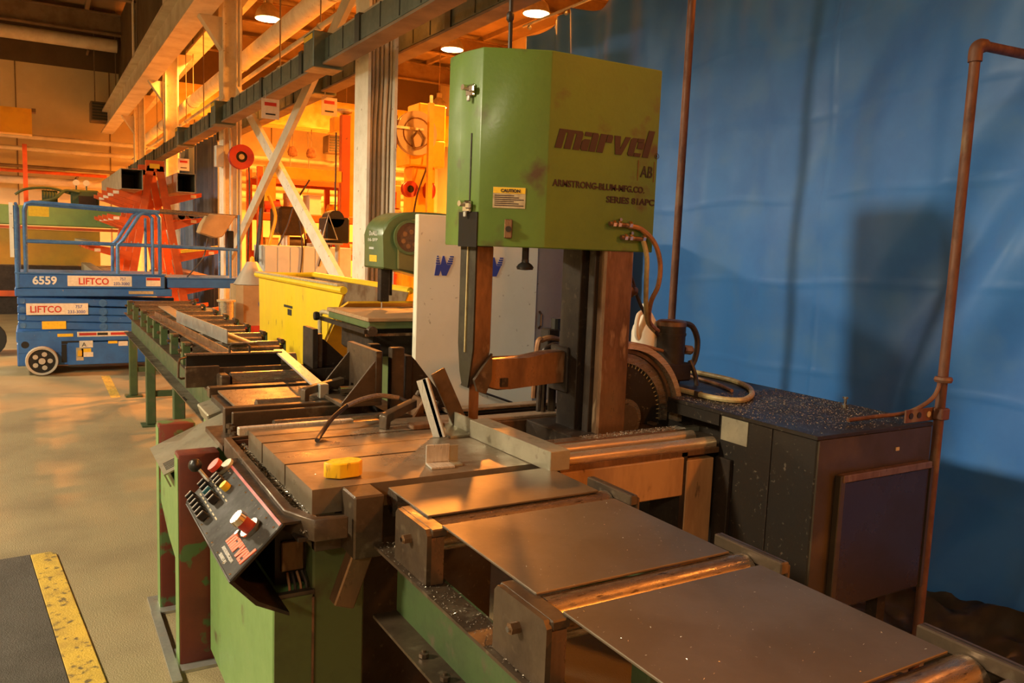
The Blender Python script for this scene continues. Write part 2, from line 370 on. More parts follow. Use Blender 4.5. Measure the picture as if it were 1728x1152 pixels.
# crane girders
def girder(x0, x1, z0, z1, m, label):
    t = thing('crane_girder', label, 'girder', ((x0+x1)/2, 12, z0), 'crane runway girders')
    xc = (x0+x1)/2
    box('bottom_flange', m, t, x0, x1, -6, 29.5, z0, z0+.05); box('top_flange', m, t, x0, x1, -6, 29.5, z1-.05, z1)
    box('web', m, t, xc-.02, xc+.02, -6, 29.5, z0+.05, z1-.05)
    box('rail', 'dark_beam', t, xc-.04, xc+.04, -6, 29.5, z1, z1+.08)
    for y in CYS:
        s = 1 if xc < CX else -1
        xe = 2.40 if s > 0 else 2.66
        MB().prism([(xe, z0), (xc, z0), (xe, z0-.45)], 'y', y-.1, y+.1).build('bracket', m, t)
    return t
girder(1.92, 2.26, 4.76, 5.4, 'beam_paint', 'cream crane runway girder on the left side of the columns')
girder(2.80, 3.12, 5.35, 5.95, 'beam_paint', 'cream crane runway girder on the right side of the columns')
# overhead pipes along the bay
def ypipe(x, z, r, m, label, y0=5.0, y1=29, grp='overhead pipes along the column row'):
    t = thing('overhead_pipe', label, 'pipe', (x, 12, z), grp)
    MB().cyl((x, y0, z), (x, y1, z), r, n=14).build('pipe_run', m, t)
    for i in range(5):
        y = 4.5+i*4.6
        MB().cyl((x, y, z+r), (x, y, 8.4), .008, n=6).build('hanger_rod', 'dark_beam', t)
        MB().cyl((x, y-.02, z), (x, y+.02, z), r+.012, n=14).build('hanger_ring', 'galv', t)
ypipe(2.92, 4.40, .125, 'white_paint', 'large pale insulated pipe running behind the white columns', y0=7.0)
ypipe(2.78, 3.98, .03, 'pipe_paint', 'thin pale pipe hung beside the large insulated pipe')
ypipe(2.34, 3.46, .028, 'pipe_paint', 'thin pale pipe just above the nearer bus duct')
# bus ducts
def bus(x0, x1, z0, z1, y0, y1, label, tapys):
    t = thing('bus_duct', label, 'duct', ((x0+x1)/2, (y0+y1)/2, z0), 'overhead bus ducts')
    y = y0
    while y < y1:
        e = min(y+1.5, y1)
        box('duct_section', 'bus_grey', t, x0, x1, y+.04, e-.04, z0, z1, bev=.004)
        box('joint_cover', 'bus_band', t, x0-.015, x1+.015, e-.05, e+.05, z0-.015, z1+.015)
        for q in (.35, .7, 1.05):
            if y+q < e: box('rib', 'bus_band', t, x0-.005, x1+.005, y+q, y+q+.012, z0+.012, z1+.003)
        y = e
    box('lower_rail', 'dark_beam', t, x0-.02, x1+.02, y0, y1, z0-.035, z0-.016)
    for ty in tapys:
        tb = box('tap_box', 'bus_grey', t, x0-.10, x1+.04, ty-.14, ty+.14, z0-.06, z1+.05, bev=.006)
        box('warning_label', 'label_yellow', tb, x0-.103, x0-.10, ty-.12, ty+.12, z1-.01, z1+.03)
    return t
bus(2.12, 2.24, 3.13, 3.31, 4.5, 23, 'grey green bus duct passing in front of the white columns', (6.95, 11.2, 14.3))
bus(2.86, 2.98, 3.35, 3.52, 4.5, 15.4, 'grey green bus duct passing behind the nearest white column', (9.4,))
for (x, y, z, l) in ((2.12, 8.62, 2.86, 'white paper sign hanging under the nearer bus duct'), (2.92, 9.2, 3.05, 'white paper sign hanging under the rear bus duct'), (2.2, 14.8, 2.72, 'small white sign hanging by the far curtain')):
    t = thing('hanging_sign', l, 'sign', (x, y, z), 'signs hung from the bus ducts')
    box('card', 'sign_white', t, x-.09, x+.09, y-.003, y+.003, z, z+.2)
    box('print', 'red_ink', t, x-.06, x+.06, y-.005, y-.003, z+.13, z+.165)
    box('print', 'black_ink', t, x-.05, x+.05, y-.005, y-.003, z+.04, z+.055)
    MB().cyl((x-.05, y, z+.2), (x-.05, y, z+.28), .004, n=5).build('hook', 'galv', t)
# pipes and ducts on the far wall
def xpipe(z, r, y, m, label, x0=-9, x1=2.4, grp='pipes along the far wall'):
    t = thing('wall_pipe', label, 'pipe', ((x0+x1)/2, y, z), grp)
    MB().cyl((x0, y, z), (x1, y, z), r, n=14).build('pipe_run', m, t)
    for i in range(4):
        x = x0+.8+i*(x1-x0-1.6)/3
        box('bracket', 'dark_beam', t, x-.03, x+.03, y, 30, z-r-.05, z-r+.01)
xpipe(7.45, .20, 29.2, 'pipe_paint', 'thick cream pipe high along the far wall')
xpipe(4.45, .07, 29.5, 'pipe_paint', 'upper cream pipe of the pair running low along the far wall', x1=13.5)
xpipe(4.08, .07, 29.4, 'pipe_paint', 'second cream pipe just below the upper one on the far wall', x1=13.5)
xpipe(3.55, .05, 29.5, 'dark_beam', 'thin dark pipe below the cream pipes on the far wall', x1=13.5)
xpipe(3.12, .12, 29.3, 'beam_paint', 'lowest thick pale pipe along the far wall', x1=13.5)
xpipe(3.35, .05, 28.6, 'rack_orange', 'orange rail running along the far wall above the green machine', x1=2.0)
def heater(x, y, z, label):
    t = thing('unit_heater', label, 'heater', (x, y, z), 'unit heaters on the far wall')
    box('housing', 'dark_beam', t, x-.45, x+.45, y-.35, y+.3, z, z+.6, bev=.02)
    for i in range(6): box('louver', 'bus_band', t, x-.4, x+.4, y-.38, y-.35, z+.05+i*.09, z+.10+i*.09)
    for s in (-.3, .3): MB().cyl((x+s, y, z+.6), (x+s, y, 8.5), .015, n=6).build('hanger_rod', 'dark_beam', t)
heater(2.05, 29.2, 5.05, 'dark unit heater on the pale part of the far wall')
heater(9.4, 28.6, 4.7, 'dark unit heater in the orange lit bay')
t = thing('yellow_crane_beam', 'yellow overhead crane beam end at the upper left', 'beam', (-1.6, 21, 3.6))
MB().box(-6, .02, 20.8, 21.2, 3.68, 4.22).build('girder', 'crane_yellow', t)
box('end_stop', 'dark_beam', t, .02, .10, 20.85, 21.15, 4.16, 4.24)

for i, (x, y, z, e) in enumerate(SOD):
    l = ['glowing sodium high bay lamp at the upper left above the bracing', 'glowing sodium high bay lamp above the saw head beside the tarp', 'glowing sodium high bay lamp lower down left of the saw head'][i] if i < 3 else ['sodium high bay lamp over the bridge crane in the orange bay', 'sodium high bay lamp at the far right corner of the orange bay', 'sodium high bay lamp behind the tarp beside the saw', 'sodium high bay lamp right behind the tarp near its end', 'sodium high bay lamp behind the camera past the tarp end'][i-3]
    high_bay(x, y, z, e, 's', l)
for (x, y, z, e), l in zip(WRM, ('level with the saw', 'behind the camera', 'level with the blue lift', 'near the far wall')): high_bay(x, y, z, e, 'w', 'warm white high bay lamp of the main bay '+l)

# ================================================================== BLUE TARP CURTAIN
def tarp(u, v):
    y = 6.25-u*5.75; z = .03+v*3.47
    h = 1-v
    pl = math.sin(y*9.0+.6*math.sin(y*3.1))*.028*(v**2)+math.sin(y*23+2*math.sin(y*2))*.012*(v**3)*max(0, min(1, (y-2.6)/1.5))
    if y > 4.2: pl += math.sin(y*16)*.035*min(1, (y-4.2))
    n = noise.noise(Vector((y*1.1, z*.3, 1.3)))*.10+noise.noise(Vector((y*3.2+z*.5, z*.55, 5.1)))*.035
    d = noise.noise(Vector(((y*.8+z*.62)*3.2, (z-y)*.35, 8.2)))*.11*max(0, min(1, (3.6-y)/1.5))
    cr = 0
    for zc in (.55, 1.02, 1.52, 2.0, 2.45, 2.9):
        q = (z+.035*(y-3)-zc); cr += .005*math.exp(-(q/.012)**2)
    for yc in (3.05, 1.75, .6):
        q = (y-yc); cr += .005*math.exp(-(q/.012)**2)
    bell = .12*max(0, h-.82)*5*max(0, min(1, (2.6-y)))
    dz = .03*math.sin(y*7) if v > .97 else 0
    return (3.72+pl+n+d-cr-bell, y, z+dz+.05*noise.noise(Vector((y*2, 3, 3)))*v)
cu = grid('tarp_curtain', 'tarp', tarp, 420, 190)
md = cu.modifiers.new('thick', 'SOLIDIFY'); md.thickness = .004
tag(cu, 'large blue vinyl tarp curtain hanging behind the saw', 'curtain')
t = thing('curtain_rail', 'thin steel cable rail carrying the blue tarp', 'rail', (3.72, 2.5, 3.55))
MB().cyl((3.72, 6.3, 3.56), (3.72, .4, 3.56), .012, n=8).build('cable', 'galv', t)
for i in range(11):
    y = 6.2-i*.56; MB().lathe([(.012, -.004), (.022, 0), (.012, .004)], (3.72, y, 3.53), axis='y', n=8).build('grommet', 'galv', t)
# dark grey far curtain
def fcur(u, v):
    y = 15.6+u*6.6; return (2.95+.05*math.sin(y*14)+.02*math.sin(y*31), y, .001+v*3.5)
tag(grid('strip_curtain', 'far_curtain', fcur, 160, 8), 'dark blue grey pleated curtain hanging far behind the orange rack', 'curtain')

# ================================================================== SAW
SAW = thing('vertical_band_saw', 'large green vertical tilting band saw with a steel table', 'saw', (1.4, 2.6, 0))
T = .975
# pedestal
box('base_casting', 'base_green', SAW, .66, .815, 2.18, 2.95, 0, .86, bev=.006)
box('base_core', 'dark_machine', SAW, .815, 1.40, 2.45, 3.0, 0, .84, bev=.006)
cbx = MB().box(.548, .66, 2.18, 3.13, .06, .65, bev=.004).build('side_cabinet', 'panel_green', SAW, 'lighter green steel side cabinet')
box('end_dirt_shade', 'base_green', cbx, .551, .658, 2.174, 2.180, .06, .648)  # darker olive sheet, carries both the dirt and the shade of this end
box('cover_lip', 'oily_steel', cbx, .545, .664, 2.176, 2.196, .645, .66)
box('seam', 'rust', cbx, .656, .662, 2.170, 2.182, .06, .64)
# under-panel box and wiring
box('wiring_box', 'dark_machine', SAW, .57, .66, 2.25, 2.9, .66, .86)
box('terminal_block', 'worn_steel', SAW, .585, .65, 2.235, 2.25, .70, .79, bev=.003)
for i in range(4): MB().tube([(.60+i*.014, 2.23, .70), (.60+i*.016, 2.20, .66), (.605+i*.01, 2.22, .60)], .004, 6, smooth=4).build('wire', 'hose_black' if i % 2 else 'hose_copper', SAW)
# table with T slots
tb = MB().prism([(.633,2.105),(1.425,2.105),(1.425,2.87),(.633,2.87),(.633,2.676),(1.28,2.676),(1.28,2.660),(.633,2.660),(.633,2.390),(1.06,2.390),(1.06,2.376),(.633,2.376)], 'z', .905, T).build('table', 'table_steel', SAW, 'worn steel table with slots')
box('slot_floor', 'dark_machine', tb, .64, 1.29, 2.37, 2.68, .895, .915)
for (y, x1) in ((2.525, 1.24), (2.765, 1.30), (2.775, 1.30)): box('scribe_groove', 'dark_machine', tb, .634, x1, y, y+.004, T-.001, T+.0004)
for (y0, y1) in ((2.105, 2.374), (2.390, 2.658), (2.676, 2.87)):
    box('table_apron', 'apron_olive', SAW, .640, .70, y0+.004, y1-.004, .80, .905, bev=.003)
box('table_edge', 'oily_steel', SAW, .64, .74, 2.10, 2.13, .80, .90, bev=.003)
box('end_block', 'oily_steel', SAW, .715, .80, 1.997, 2.104, .80, T, bev=.005)
box('table_lip', 'bright_steel', SAW, .60, 1.02, 2.872, 2.90, .955, .985, bev=.003)
box('table_body', 'dark_machine', SAW, .70, 1.40, 2.13, 2.86, .80, .90)
# strut below end block
MB().box(-.03, .03, -.025, .025, 0, .24, bev=.004, M=Matrix.Translation((.70, 2.05, .66)) @ Matrix.Rotation(.35, 4, 'Y')).build('strut', 'worn_steel', SAW)
# chip tray
tr = MB()
tr.prism([(.585,2.14),(.62,2.03),(.70,2.02),(.70,2.0),(.61,2.008),(.56,2.12),(.575,3.0),(.70,3.02),(.70,3.0),(.595,2.985)], 'z', .865, .925, bev=.003)
tray = tr.build('chip_tray', 'oily_steel', SAW)
box('tray_floor', 'dark_machine', tray, .575, .70, 2.03, 2.99, .862, .872)
box('tray_wall', 'tray_red', tray, .60, .70, 2.975, 2.985, .872, .915)
# rear bed beyond the blade
box('rear_bar', 'oily_steel', SAW, .648, 1.20, 3.21, 3.235, .87, .968, bev=.003)
box('rear_bar', 'oily_steel', SAW, .628, 1.20, 3.26, 3.30, .87, .978, bev=.003)
box('rear_bed', 'cabinet_brown', SAW, .66, 1.42, 2.905, 3.20, .84, .90)
box('rear_bed', 'dark_machine', SAW, .70, 1.42, 3.3, 3.95, .80, .905)
box('bed_flange', 'oily_steel', SAW, .58, .66, 3.05, 3.40, .86, .88)
for (y, z, x0, r) in ((3.10, .915, .78, .038), (3.48, .925, .80, .04)):
    MB().cyl((x0, y, z), (1.30, y, z), r, n=18).build('feed_roller', 'roller_steel', SAW)
    MB().cyl((x0-.06, y, z), (x0, y, z), .014, n=10).build('roller_shaft', 'worn_steel', SAW)
box('chip_pan', 'table_steel', SAW, .73, 1.25, 3.56, 3.95, .915, .925)
for i in range(5): MB().lathe([(0, 0), (.012, .004), (.012, .02), (0, .024)], (.635+.01*(i % 2), 3.15+i*.014, .875+.008*i), n=7).build('bolt_head', 'oily_steel', SAW)
# carriage beam and rails
box('carriage_beam', 'tan_coat', SAW, 1.44, 2.105, 2.24, 2.50, .735, .885, bev=.004, label='tan coated carriage beam')
box('support_leg', 'tan_coat', SAW, 2.125, 2.262, 2.245, 2.40, 0, .868, bev=.003, label='tan coated support leg')
box('leg_seam', 'dark_machine', SAW, 2.100, 2.128, 2.25, 2.42, .55, .90)
box('beam_top', 'worn_steel', SAW, 1.43, 2.29, 2.25, 2.52, .885, .905)
MB().cyl((1.43, 2.285, .915), (2.285, 2.285, .915), .026, n=16).build('rail', 'copper_glow_rail', SAW)
MB().cyl((1.43, 2.40, .915), (2.285, 2.40, .915), .026, n=16).build('rail', 'copper_glow_rail', SAW)
box('way_cover', 'worn_steel', SAW, 1.43, 2.29, 2.44, 2.50, .905, .935, bev=.004)
box('rear_beam', 'worn_steel', SAW, 1.50, 2.10, 2.92, 3.04, .80, .915, bev=.004)
box('rear_way', 'copper_glow_rail', SAW, 1.50, 2.10, 2.93, 3.00, .915, .93, bev=.003)
box('rear_way', 'copper_glow_rail', SAW, 1.50, 2.05, 3.06, 3.12, .935, .95, bev=.003)
box('rear_beam', 'dark_machine', SAW, 1.46, 2.10, 3.05, 3.14, .80, .93)
box('carriage_block', 'dark_machine', SAW, 1.80, 2.30, 2.56, 2.90, .70, .92, bev=.005)
# column
colm = MB().box(1.925, 2.068, 2.56, 2.80, .90, 1.70, bev=.008).build('column', 'worn_steel', SAW, 'brown oily steel column')
box('slide_way', 'dark_machine', colm, 1.885, 1.925, 2.665, 2.80, .88, 1.70, bev=.003)
box('slide_way', 'dark_machine', colm, 1.905, 1.928, 2.60, 2.640, .88, 1.70, bev=.003)
MB().cyl((2.11, 2.68, 1.49), (2.15, 2.68, 1.49), .035, n=12).build('pin_boss', 'worn_steel', colm)
MB().cyl((2.15, 2.68, 1.49), (2.18, 2.68, 1.485), .024, .018, n=12).build('pin_cap', 'worn_steel', colm)
box('pin_lug', 'dark_machine', colm, 2.075, 2.11, 2.64, 2.72, 1.45, 1.54, bev=.004)
# protractor
pc = (2.075, .958)
pr = MB(); pr.arc(pc, .0, .30, -14, 92, 2.64, 2.665, 20); pr = pr.build('protractor_plate', 'cabinet_dark', SAW)
pa = MB(); pa.arc(pc, .235, .275, -6, 92, 2.628, 2.64); pa.build('scale_band', 'roller_steel', pr)
pa = MB(); pa.arc(pc, .297, .322, -5, 94, 2.585, 2.665); pa.build('protractor_rim', 'copper_glow_rail', pr)
pa = MB(); pa.arc(pc, .277, .292, 2, 92, 2.615, 2.64); pa.build('inner_rim', 'worn_steel', pr)
for i in range(19):
    a = math.radians(-4+i*5); c0 = Vector((pc[0]+.222*math.cos(a), 2.637, pc[1]+.222*math.sin(a))); c1 = Vector((pc[0]+.236*math.cos(a), 2.637, pc[1]+.236*math.sin(a)))
    MB().tube([c0, c1], .0022, 4).build('scale_mark', 'hose_tan', pr)
MB().cyl((2.075, 2.575, .965), (2.075, 2.64, .965), .085, n=28).build('pivot_hub', 'roller_steel', SAW)
MB().cyl((2.075, 2.565, .965), (2.075, 2.575, .965), .062, n=28).build('hub_cap', 'oily_steel', SAW)
box('pivot_lug', 'worn_steel', SAW, 2.25, 2.272, 2.60, 2.68, .86, .93)
# head cover
Z0, Z1 = 1.65, 2.362
HD = MB().prism([(1.632,2.55),(2.150,2.55),(2.150,2.99),(1.47,2.99),(1.392,2.90),(1.392,2.79),(1.412,2.668)], 'z', Z0, Z1, bev=.004).build('head_cover', 'saw_green', SAW)
d1 = Vector((1.632-1.412, 2.55-2.668, 0)).normalized(); nrm1 = Vector((d1.y, -d1.x, 0))
def on_diag(s, z, out=0): return Vector((1.412, 2.668, z))+d1*s+nrm1*out
def diag_box(s0, s1, z0, z1, o0, o1, name, m, par, bev=0):
    M = Matrix((d1, nrm1, Vector((0, 0, 1)))).transposed().to_4x4(); M.translation = (1.412, 2.668, 0)
    return MB().box(s0, s1, o0, o1, z0, z1, bev=bev, M=M).build(name, m, par)
lb = diag_box(.052, .172, 1.792, 1.868, 0, .002, 'caution_label', 'label_cream', HD)
diag_box(.053, .171, 1.846, 1.867, .002, .003, 'label_header', 'label_yellow', HD)
text('CAUTION', .016, on_diag(.080, 1.850, .0035), d1, (0, 0, 1), 'black_ink', HD, 'caution_lettering', bold=.0006)
for i in range(6): diag_box(.058, .166-.018*(i % 3), 1.800+i*.0072, 1.8032+i*.0072, .002, .0026, 'label_line', 'maroon_ink', HD)
k = diag_box(.098, .127, 1.682, 1.752, 0, .012, 'lock_tab', 'worn_steel', HD, bev=.003)
M0 = on_diag(.113, 1.716); MB().cyl(M0+nrm1*.010, M0+nrm1*.022, .011, n=12).build('lock_bolt', 'dark_machine', HD)
# left face: seam, latches, hinge
e0 = Vector((1.412, 2.668, 0)); e1 = Vector((1.392, 2.79, 0)); d2 = (e1-e0).normalized(); n2 = Vector((-d2.y, d2.x, 0))
M2 = Matrix((d2, n2, Vector((0, 0, 1)))).transposed().to_4x4(); M2.translation = e0
MB().box(.050, .056, -.002, .003, Z0, Z1-.30, M=M2).build('door_seam', 'dark_machine', HD)
MB().box(.0, .115, .0005, .004, Z0-.004, 1.775, M=M2).build('kick_plate', 'soot', HD)
for z in (2.215, 1.795):
    L_ = MB().box(.035, .085, 0, .014, z-.022, z+.022, bev=.005, M=M2).build('latch', 'chrome', HD)
    MB().cyl(M2 @ Vector((.075, .012, z+.01)), M2 @ Vector((.075, .034, z+.01)), .011, n=10).build('latch_knob', 'chrome', L_)
    MB().box(.022, .050, .014, .026, z-.010, z+.014, bev=.004, M=M2).build('latch_lever', 'chrome', L_)
    MB().box(.052, .066, .010, .022, z-.040, z-.018, bev=.003, M=M2).build('latch_hook', 'galv', L_)
# lettering on the right face
F = 2.5485
block_word('marvel', .070, .445, (1.657, F, 2.020), (1, 0, 0), (0, 0, 1), 'maroon_ink', HD, 'marvel_lettering', shear=.28)
text('R', .013, (2.140, F, 2.026), (1, 0, 0), (0, 0, 1), 'maroon_ink', HD, 'registered_mark')
rg = MB()
for (r_, w_) in ((.011, .0018),): rg.lathe([(r_-w_, -.0006), (r_, -.0006), (r_, .0006), (r_-w_, .0006), (r_-w_, -.0006)], (2.1435, F, 2.0305), axis='y', n=16)
rg.build('registered_ring', 'maroon_ink', HD)
text('AB', .062, (2.063, F, 1.944), (1, 0, 0), (0, 0, 1), 'black_ink', HD, 'logo_lettering', shear=.1, bold=.001, width=.062)
rg = MB(); x0, x1, z0, z1 = 2.050, 2.134, 1.928, 2.008
for a in ((x0, x0+.003, z0, z1), (x1-.003, x1, z0, z1)): rg.box(a[0], a[1], F-.0006, F+.0006, a[2], a[3])
rg.build('logo_frame', 'rust', HD)
text('ARMSTRONG-BLUM-MFG.CO.', .034, (1.655, F, 1.882), (1, 0, 0), (0, 0, 1), 'maroon_ink', HD, 'maker_lettering', bold=.0008, width=.435)
text('SERIES 81APC', .034, (1.905, F, 1.836), (1, 0, 0), (0, 0, 1), 'maroon_ink', HD, 'series_lettering', bold=.0008, width=.238)
# knob under the head
MB().cyl((1.60, 2.63, 1.605), (1.60, 2.63, 1.65), .013, n=10).build('knob_stem', 'dark_machine', HD)
MB().lathe([(0, 0), (.030, .003), (.033, .012), (.026, .022), (.014, .030), (.014, .04), (0, .042)], (1.60, 2.63, 1.565), n=14).build('tension_knob', 'black_plastic', HD)
# coolant fittings and hoses
for (xa, z, l) in ((1.915, 1.755, .10), (1.975, 1.705, .11)):
    f = MB().cyl((xa, 2.535, z), (xa+l, 2.535, z-.004), .009, n=8).build('coolant_pipe', 'worn_steel', HD)
    for q in (.02, .045, l): MB().cyl((xa+q-.007, 2.535, z), (xa+q+.007, 2.535, z), .014, n=6).build('fitting_nut', 'chrome', f)
    MB().cyl((xa+.045, 2.548, z+.012), (xa+.045, 2.52, z+.018), .007, n=6).build('valve_stem', 'chrome', f)
def hose(name, pts, r, m, par, sm=8, n=8): return MB().tube(pts, r, n, smooth=sm).build(name, m, par)
hose('coolant_hose', [(2.01, 2.535, 1.75), (2.07, 2.53, 1.74), (2.14, 2.53, 1.69), (2.185, 2.54, 1.61), (2.20, 2.56, 1.52), (2.215, 2.62, 1.44), (2.30, 2.72, 1.35), (2.42, 2.80, 1.30)], .010, 'hose_copper', HD)
hose('coolant_hose', [(2.085, 2.535, 1.70), (2.11, 2.535, 1.63), (2.135, 2.56, 1.54), (2.19, 2.62, 1.44), (2.29, 2.72, 1.35), (2.42, 2.81, 1.29)], .010, 'hose_tan', HD)
hose('coolant_hose', [(2.06, 2.64, 1.66), (2.13, 2.66, 1.56), (2.24, 2.71, 1.42), (2.42, 2.80, 1.28)], .008, 'hose_black', HD)
MB().cyl((1.70, 2.98, 2.36), (1.69, 2.98, 3.6), .009, n=8).build('suspension_rod', 'dark_machine', HD)
MB().lathe([(.009, 0), (.016, .01), (.016, .03), (.009, .04)], (1.695, 2.98, 2.56), n=8).build('rod_joint', 'dark_machine', HD)
# blade guard and blade
bgd = MB().prism([(2.715,1.65),(2.835,1.65),(2.835,1.27),(2.815,1.16),(2.795,1.115),(2.745,1.115),(2.715,1.26)], 'x', 1.437, 1.51, bev=.003).build('blade_guard', 'worn_steel', SAW)
MB().prism([(2.712,1.65),(2.838,1.65),(2.838,1.27),(2.818,1.16),(2.795,1.105),(2.745,1.105),(2.712,1.26)], 'x', 1.431, 1.437).build('guard_face', 'guard_olive', bgd, 'dull olive guard face')
box('blade_edge', 'hose_tan', bgd, 1.426, 1.432, 2.768, 2.776, 1.24, 1.66)
MB().prism([(1.437,1.14),(1.512,1.24),(1.512,1.14),(1.490,1.085),(1.452,1.095)], 'y', 2.70, 2.716).build('guide_shoe', 'oily_steel', bgd)
box('saw_blade', 'worn_steel', SAW, 1.452, 1.494, 2.768, 2.772, .90, 1.12, label='bare saw blade entering the table')
# guide arm
gm = MB()
gm.prism([(1.51,1.22),(1.56,1.205),(1.70,1.212),(1.80,1.228),(1.93,1.238),(1.93,1.10),(1.80,1.10),(1.62,1.088),(1.565,1.086),(1.51,1.10)], 'y', 2.74, 2.82, bev=.006)
ga = gm.build('guide_arm', 'worn_steel', SAW)
box('arm_notch', 'dark_machine', ga, 1.575, 1.605, 2.732, 2.742, 1.10, 1.135)
box('arm_clamp', 'dark_machine', ga, 1.875, 1.93, 2.72, 2.85, 1.06, 1.25, bev=.005)
# rear valve and hoses
vb = MB().box(1.93, 1.99, 2.95, 3.02, 1.20, 1.30, bev=.006).build('valve_block', 'dark_machine', SAW)
MB().cyl((1.985, 2.98, 1.29), (1.985, 2.98, 1.345), .022, n=10).build('valve_cap', 'black_plastic', vb)
hose('hydraulic_hose', [(1.99, 2.96, 1.255), (1.94, 2.95, 1.262), (1.90, 2.95, 1.255), (1.875, 2.95, 1.23), (1.865, 2.95, 1.0)], .013, 'hose_copper', SAW)
hose('hydraulic_hose', [(1.985, 2.90, 1.20), (1.955, 2.90, 1.235), (1.91, 2.90, 1.235), (1.87, 2.90, 1.19), (1.86, 2.90, .95)], .011, 'hose_black', SAW)
for i in range(3): MB().cyl((1.93+i*.05, 2.98, .92), (1.93+i*.05, 2.98, 1.12), .018, n=10).build('guide_post', 'oily_steel', SAW)
# shelf, hydraulic motor
box('motor_shelf', 'worn_steel', SAW, 2.20, 2.56, 2.88, 3.06, 1.125, 1.178, bev=.004)
mo = MB().cyl((2.56, 2.87, 1.14), (2.56, 2.87, 1.325), .068, n=24).build('hydraulic_motor', 'dark_machine', SAW)
MB().lathe([(0, 0), (.060, .004), (.066, -.01), (.070, -.01), (.070, .008), (.058, .016), (.02, .018), (0, .014)], (2.56, 2.87, 1.325), n=24).build('motor_cap', 'worn_steel', mo)
MB().cyl((2.56, 2.87, 1.27), (2.56, 2.87, 1.282), .071, n=24).build('motor_band', 'dark_machine', mo)
box('motor_mount', 'dark_machine', mo, 2.48, 2.64, 2.80, 2.95, 1.06, 1.145, bev=.008)
box('motor_foot', 'dark_machine', mo, 2.50, 2.60, 2.83, 2.93, .99, 1.06, bev=.006)
MB().cyl((2.64, 2.87, 1.20), (2.69, 2.87, 1.195), .022, n=10).build('hose_fitting', 'worn_steel', mo)
hose('motor_hose', [(2.62, 2.86, 1.325), (2.68, 2.86, 1.31), (2.72, 2.86, 1.24), (2.71, 2.86, 1.15), (2.67, 2.86, 1.10)], .014, 'hose_black', mo)
hose('motor_hose', [(2.66, 2.84, 1.15), (2.665, 2.80, 1.08), (2.62, 2.74, 1.01), (2.55, 2.72, .98)], .011, 'hose_black', mo)
hose('motor_hose', [(2.08, 2.78, 1.26), (2.20, 2.80, 1.255), (2.34, 2.83, 1.235), (2.50, 2.85, 1.20)], .008, 'hose_copper', mo)
# ------------------------------------------------ control panel
P0 = Vector((.405, 2.75, .78)); PU = Vector((0, -1, 0)); PV = Vector((.135, 0, .133)).normalized(); PN = PU.cross(PV)
MP = Matrix((PU, PV, PN)).transposed().to_4x4(); MP.translation = P0
CP = MB().box(0, .70, 0, .19, -.012, 0, bev=.003, M=MP).build('control_panel', 'panel_black', SAW, 'tilted black control panel')
MB().prism([(.405,.774),(.412,.780),(.478,.710),(.560,.664),(.560,.654),(.472,.700)], 'y', 2.055, 2.745).build('box_bottom', 'dark_machine', CP)
MB().prism([(.54,.905),(.54,.912),(.60,.912),(.60,.905)], 'y', 2.055, 2.745).build('box_top', 'dark_machine', CP)
MB().prism([(.412,.78),(.54,.905),(.57,.905),(.57,.66),(.478,.706)], 'y', 2.735, 2.745).build('box_end', 'dark_machine', CP)
MB().box(.004, .696, .178, .186, 0, .0012, M=MP).build('panel_stripe', 'red_paint', CP)
def pp(u, v, n=0): return MP @ Vector((u, v, n))
def pcyl(name, u, v, r, h, m, par=None, r1=None, h0=0, n=14): return MB().cyl(pp(u, v, h0), pp(u, v, h0+h), r, r1, n=n).build(name, m, par or CP)
pcyl('stop_collar', .055, .168, .030, .010, 'bar_steel'); pcyl('stop_stem', .058, .150, .012, .03, 'dark_machine'); pcyl('stop_button', .058, .150, .024, .016, 'red_plastic', h0=.026, n=20)
pcyl('yellow_button', .205, .132, .014, .022, 'label_yellow', n=16)
MB().tube([pp(.03, .098, 0), pp(.0, .105, .05)], .006, 8).build('lever_rod', 'galv', CP)
MB().lathe([(0, -.022), (.012, -.019), (.02, -.009), (.022, 0), (.02, .009), (.012, .019), (0, .022)], pp(-.005, .106, .062), n=14).build('lever_ball', 'black_plastic', CP)
def selector(u, v, m='black_plastic', h=.028):
    pcyl('switch_ring', u, v, .013, .004, 'chrome')
    MB().box(u-.0045, u+.0045, v-.014, v+.014, .004, h, bev=.002, M=MP).build('selector_switch', m, CP)
    MB().box(u-.001, u+.001, v-.012, v+.012, h, h+.0012, M=MP).build('switch_mark', 'white_ink', CP)
for i in range(6): selector(.045+i*.043, .030)
for i in range(5): selector(.045+i*.045, .082, 'aqua' if i == 2 else 'black_plastic')
for i in range(3): selector(.10+i*.035, .128)
for i in range(7): MB().box(.05+i*.042, .075+i*.042, .052, .056, 0, .0008, M=MP).build('switch_caption', 'label_cream', CP)
for i in range(6): MB().box(.05+i*.042, .072+i*.042, .105, .109, 0, .0008, M=MP).build('switch_caption', 'label_cream', CP)
pcyl('dial_flange', .575, .118, .030, .012, 'chrome', n=24); pcyl('dial_body', .575, .118, .019, .03, 'red_paint', h0=.012, n=20); pcyl('dial_knob', .575, .118, .023, .018, 'chrome', h0=.042, r1=.021, n=20)
pcyl('small_knob', .545, .085, .008, .016, 'chrome', n=10)
for i in range(9):
    for v in (.010, .165):
        MB().lathe([(0, 0), (.004, .0005), (.003, .003), (0, .0035)], pp(.02+i*.082, v, 0), n=7).build('panel_screw', 'chrome', CP)
block_word('marvel', .036, .185, pp(.497, .044, .001), PU, PV, 'orange_ink', CP, 'panel_lettering', shear=.28)
text('ARMSTRONG-BLUM', .014, pp(.510, .026, .001), PU, PV, 'white_ink', CP, 'panel_subtitle', width=.12)
text('SERIES 81', .014, pp(.530, .010, .001), PU, PV, 'white_ink', CP, 'panel_subtitle', width=.07)

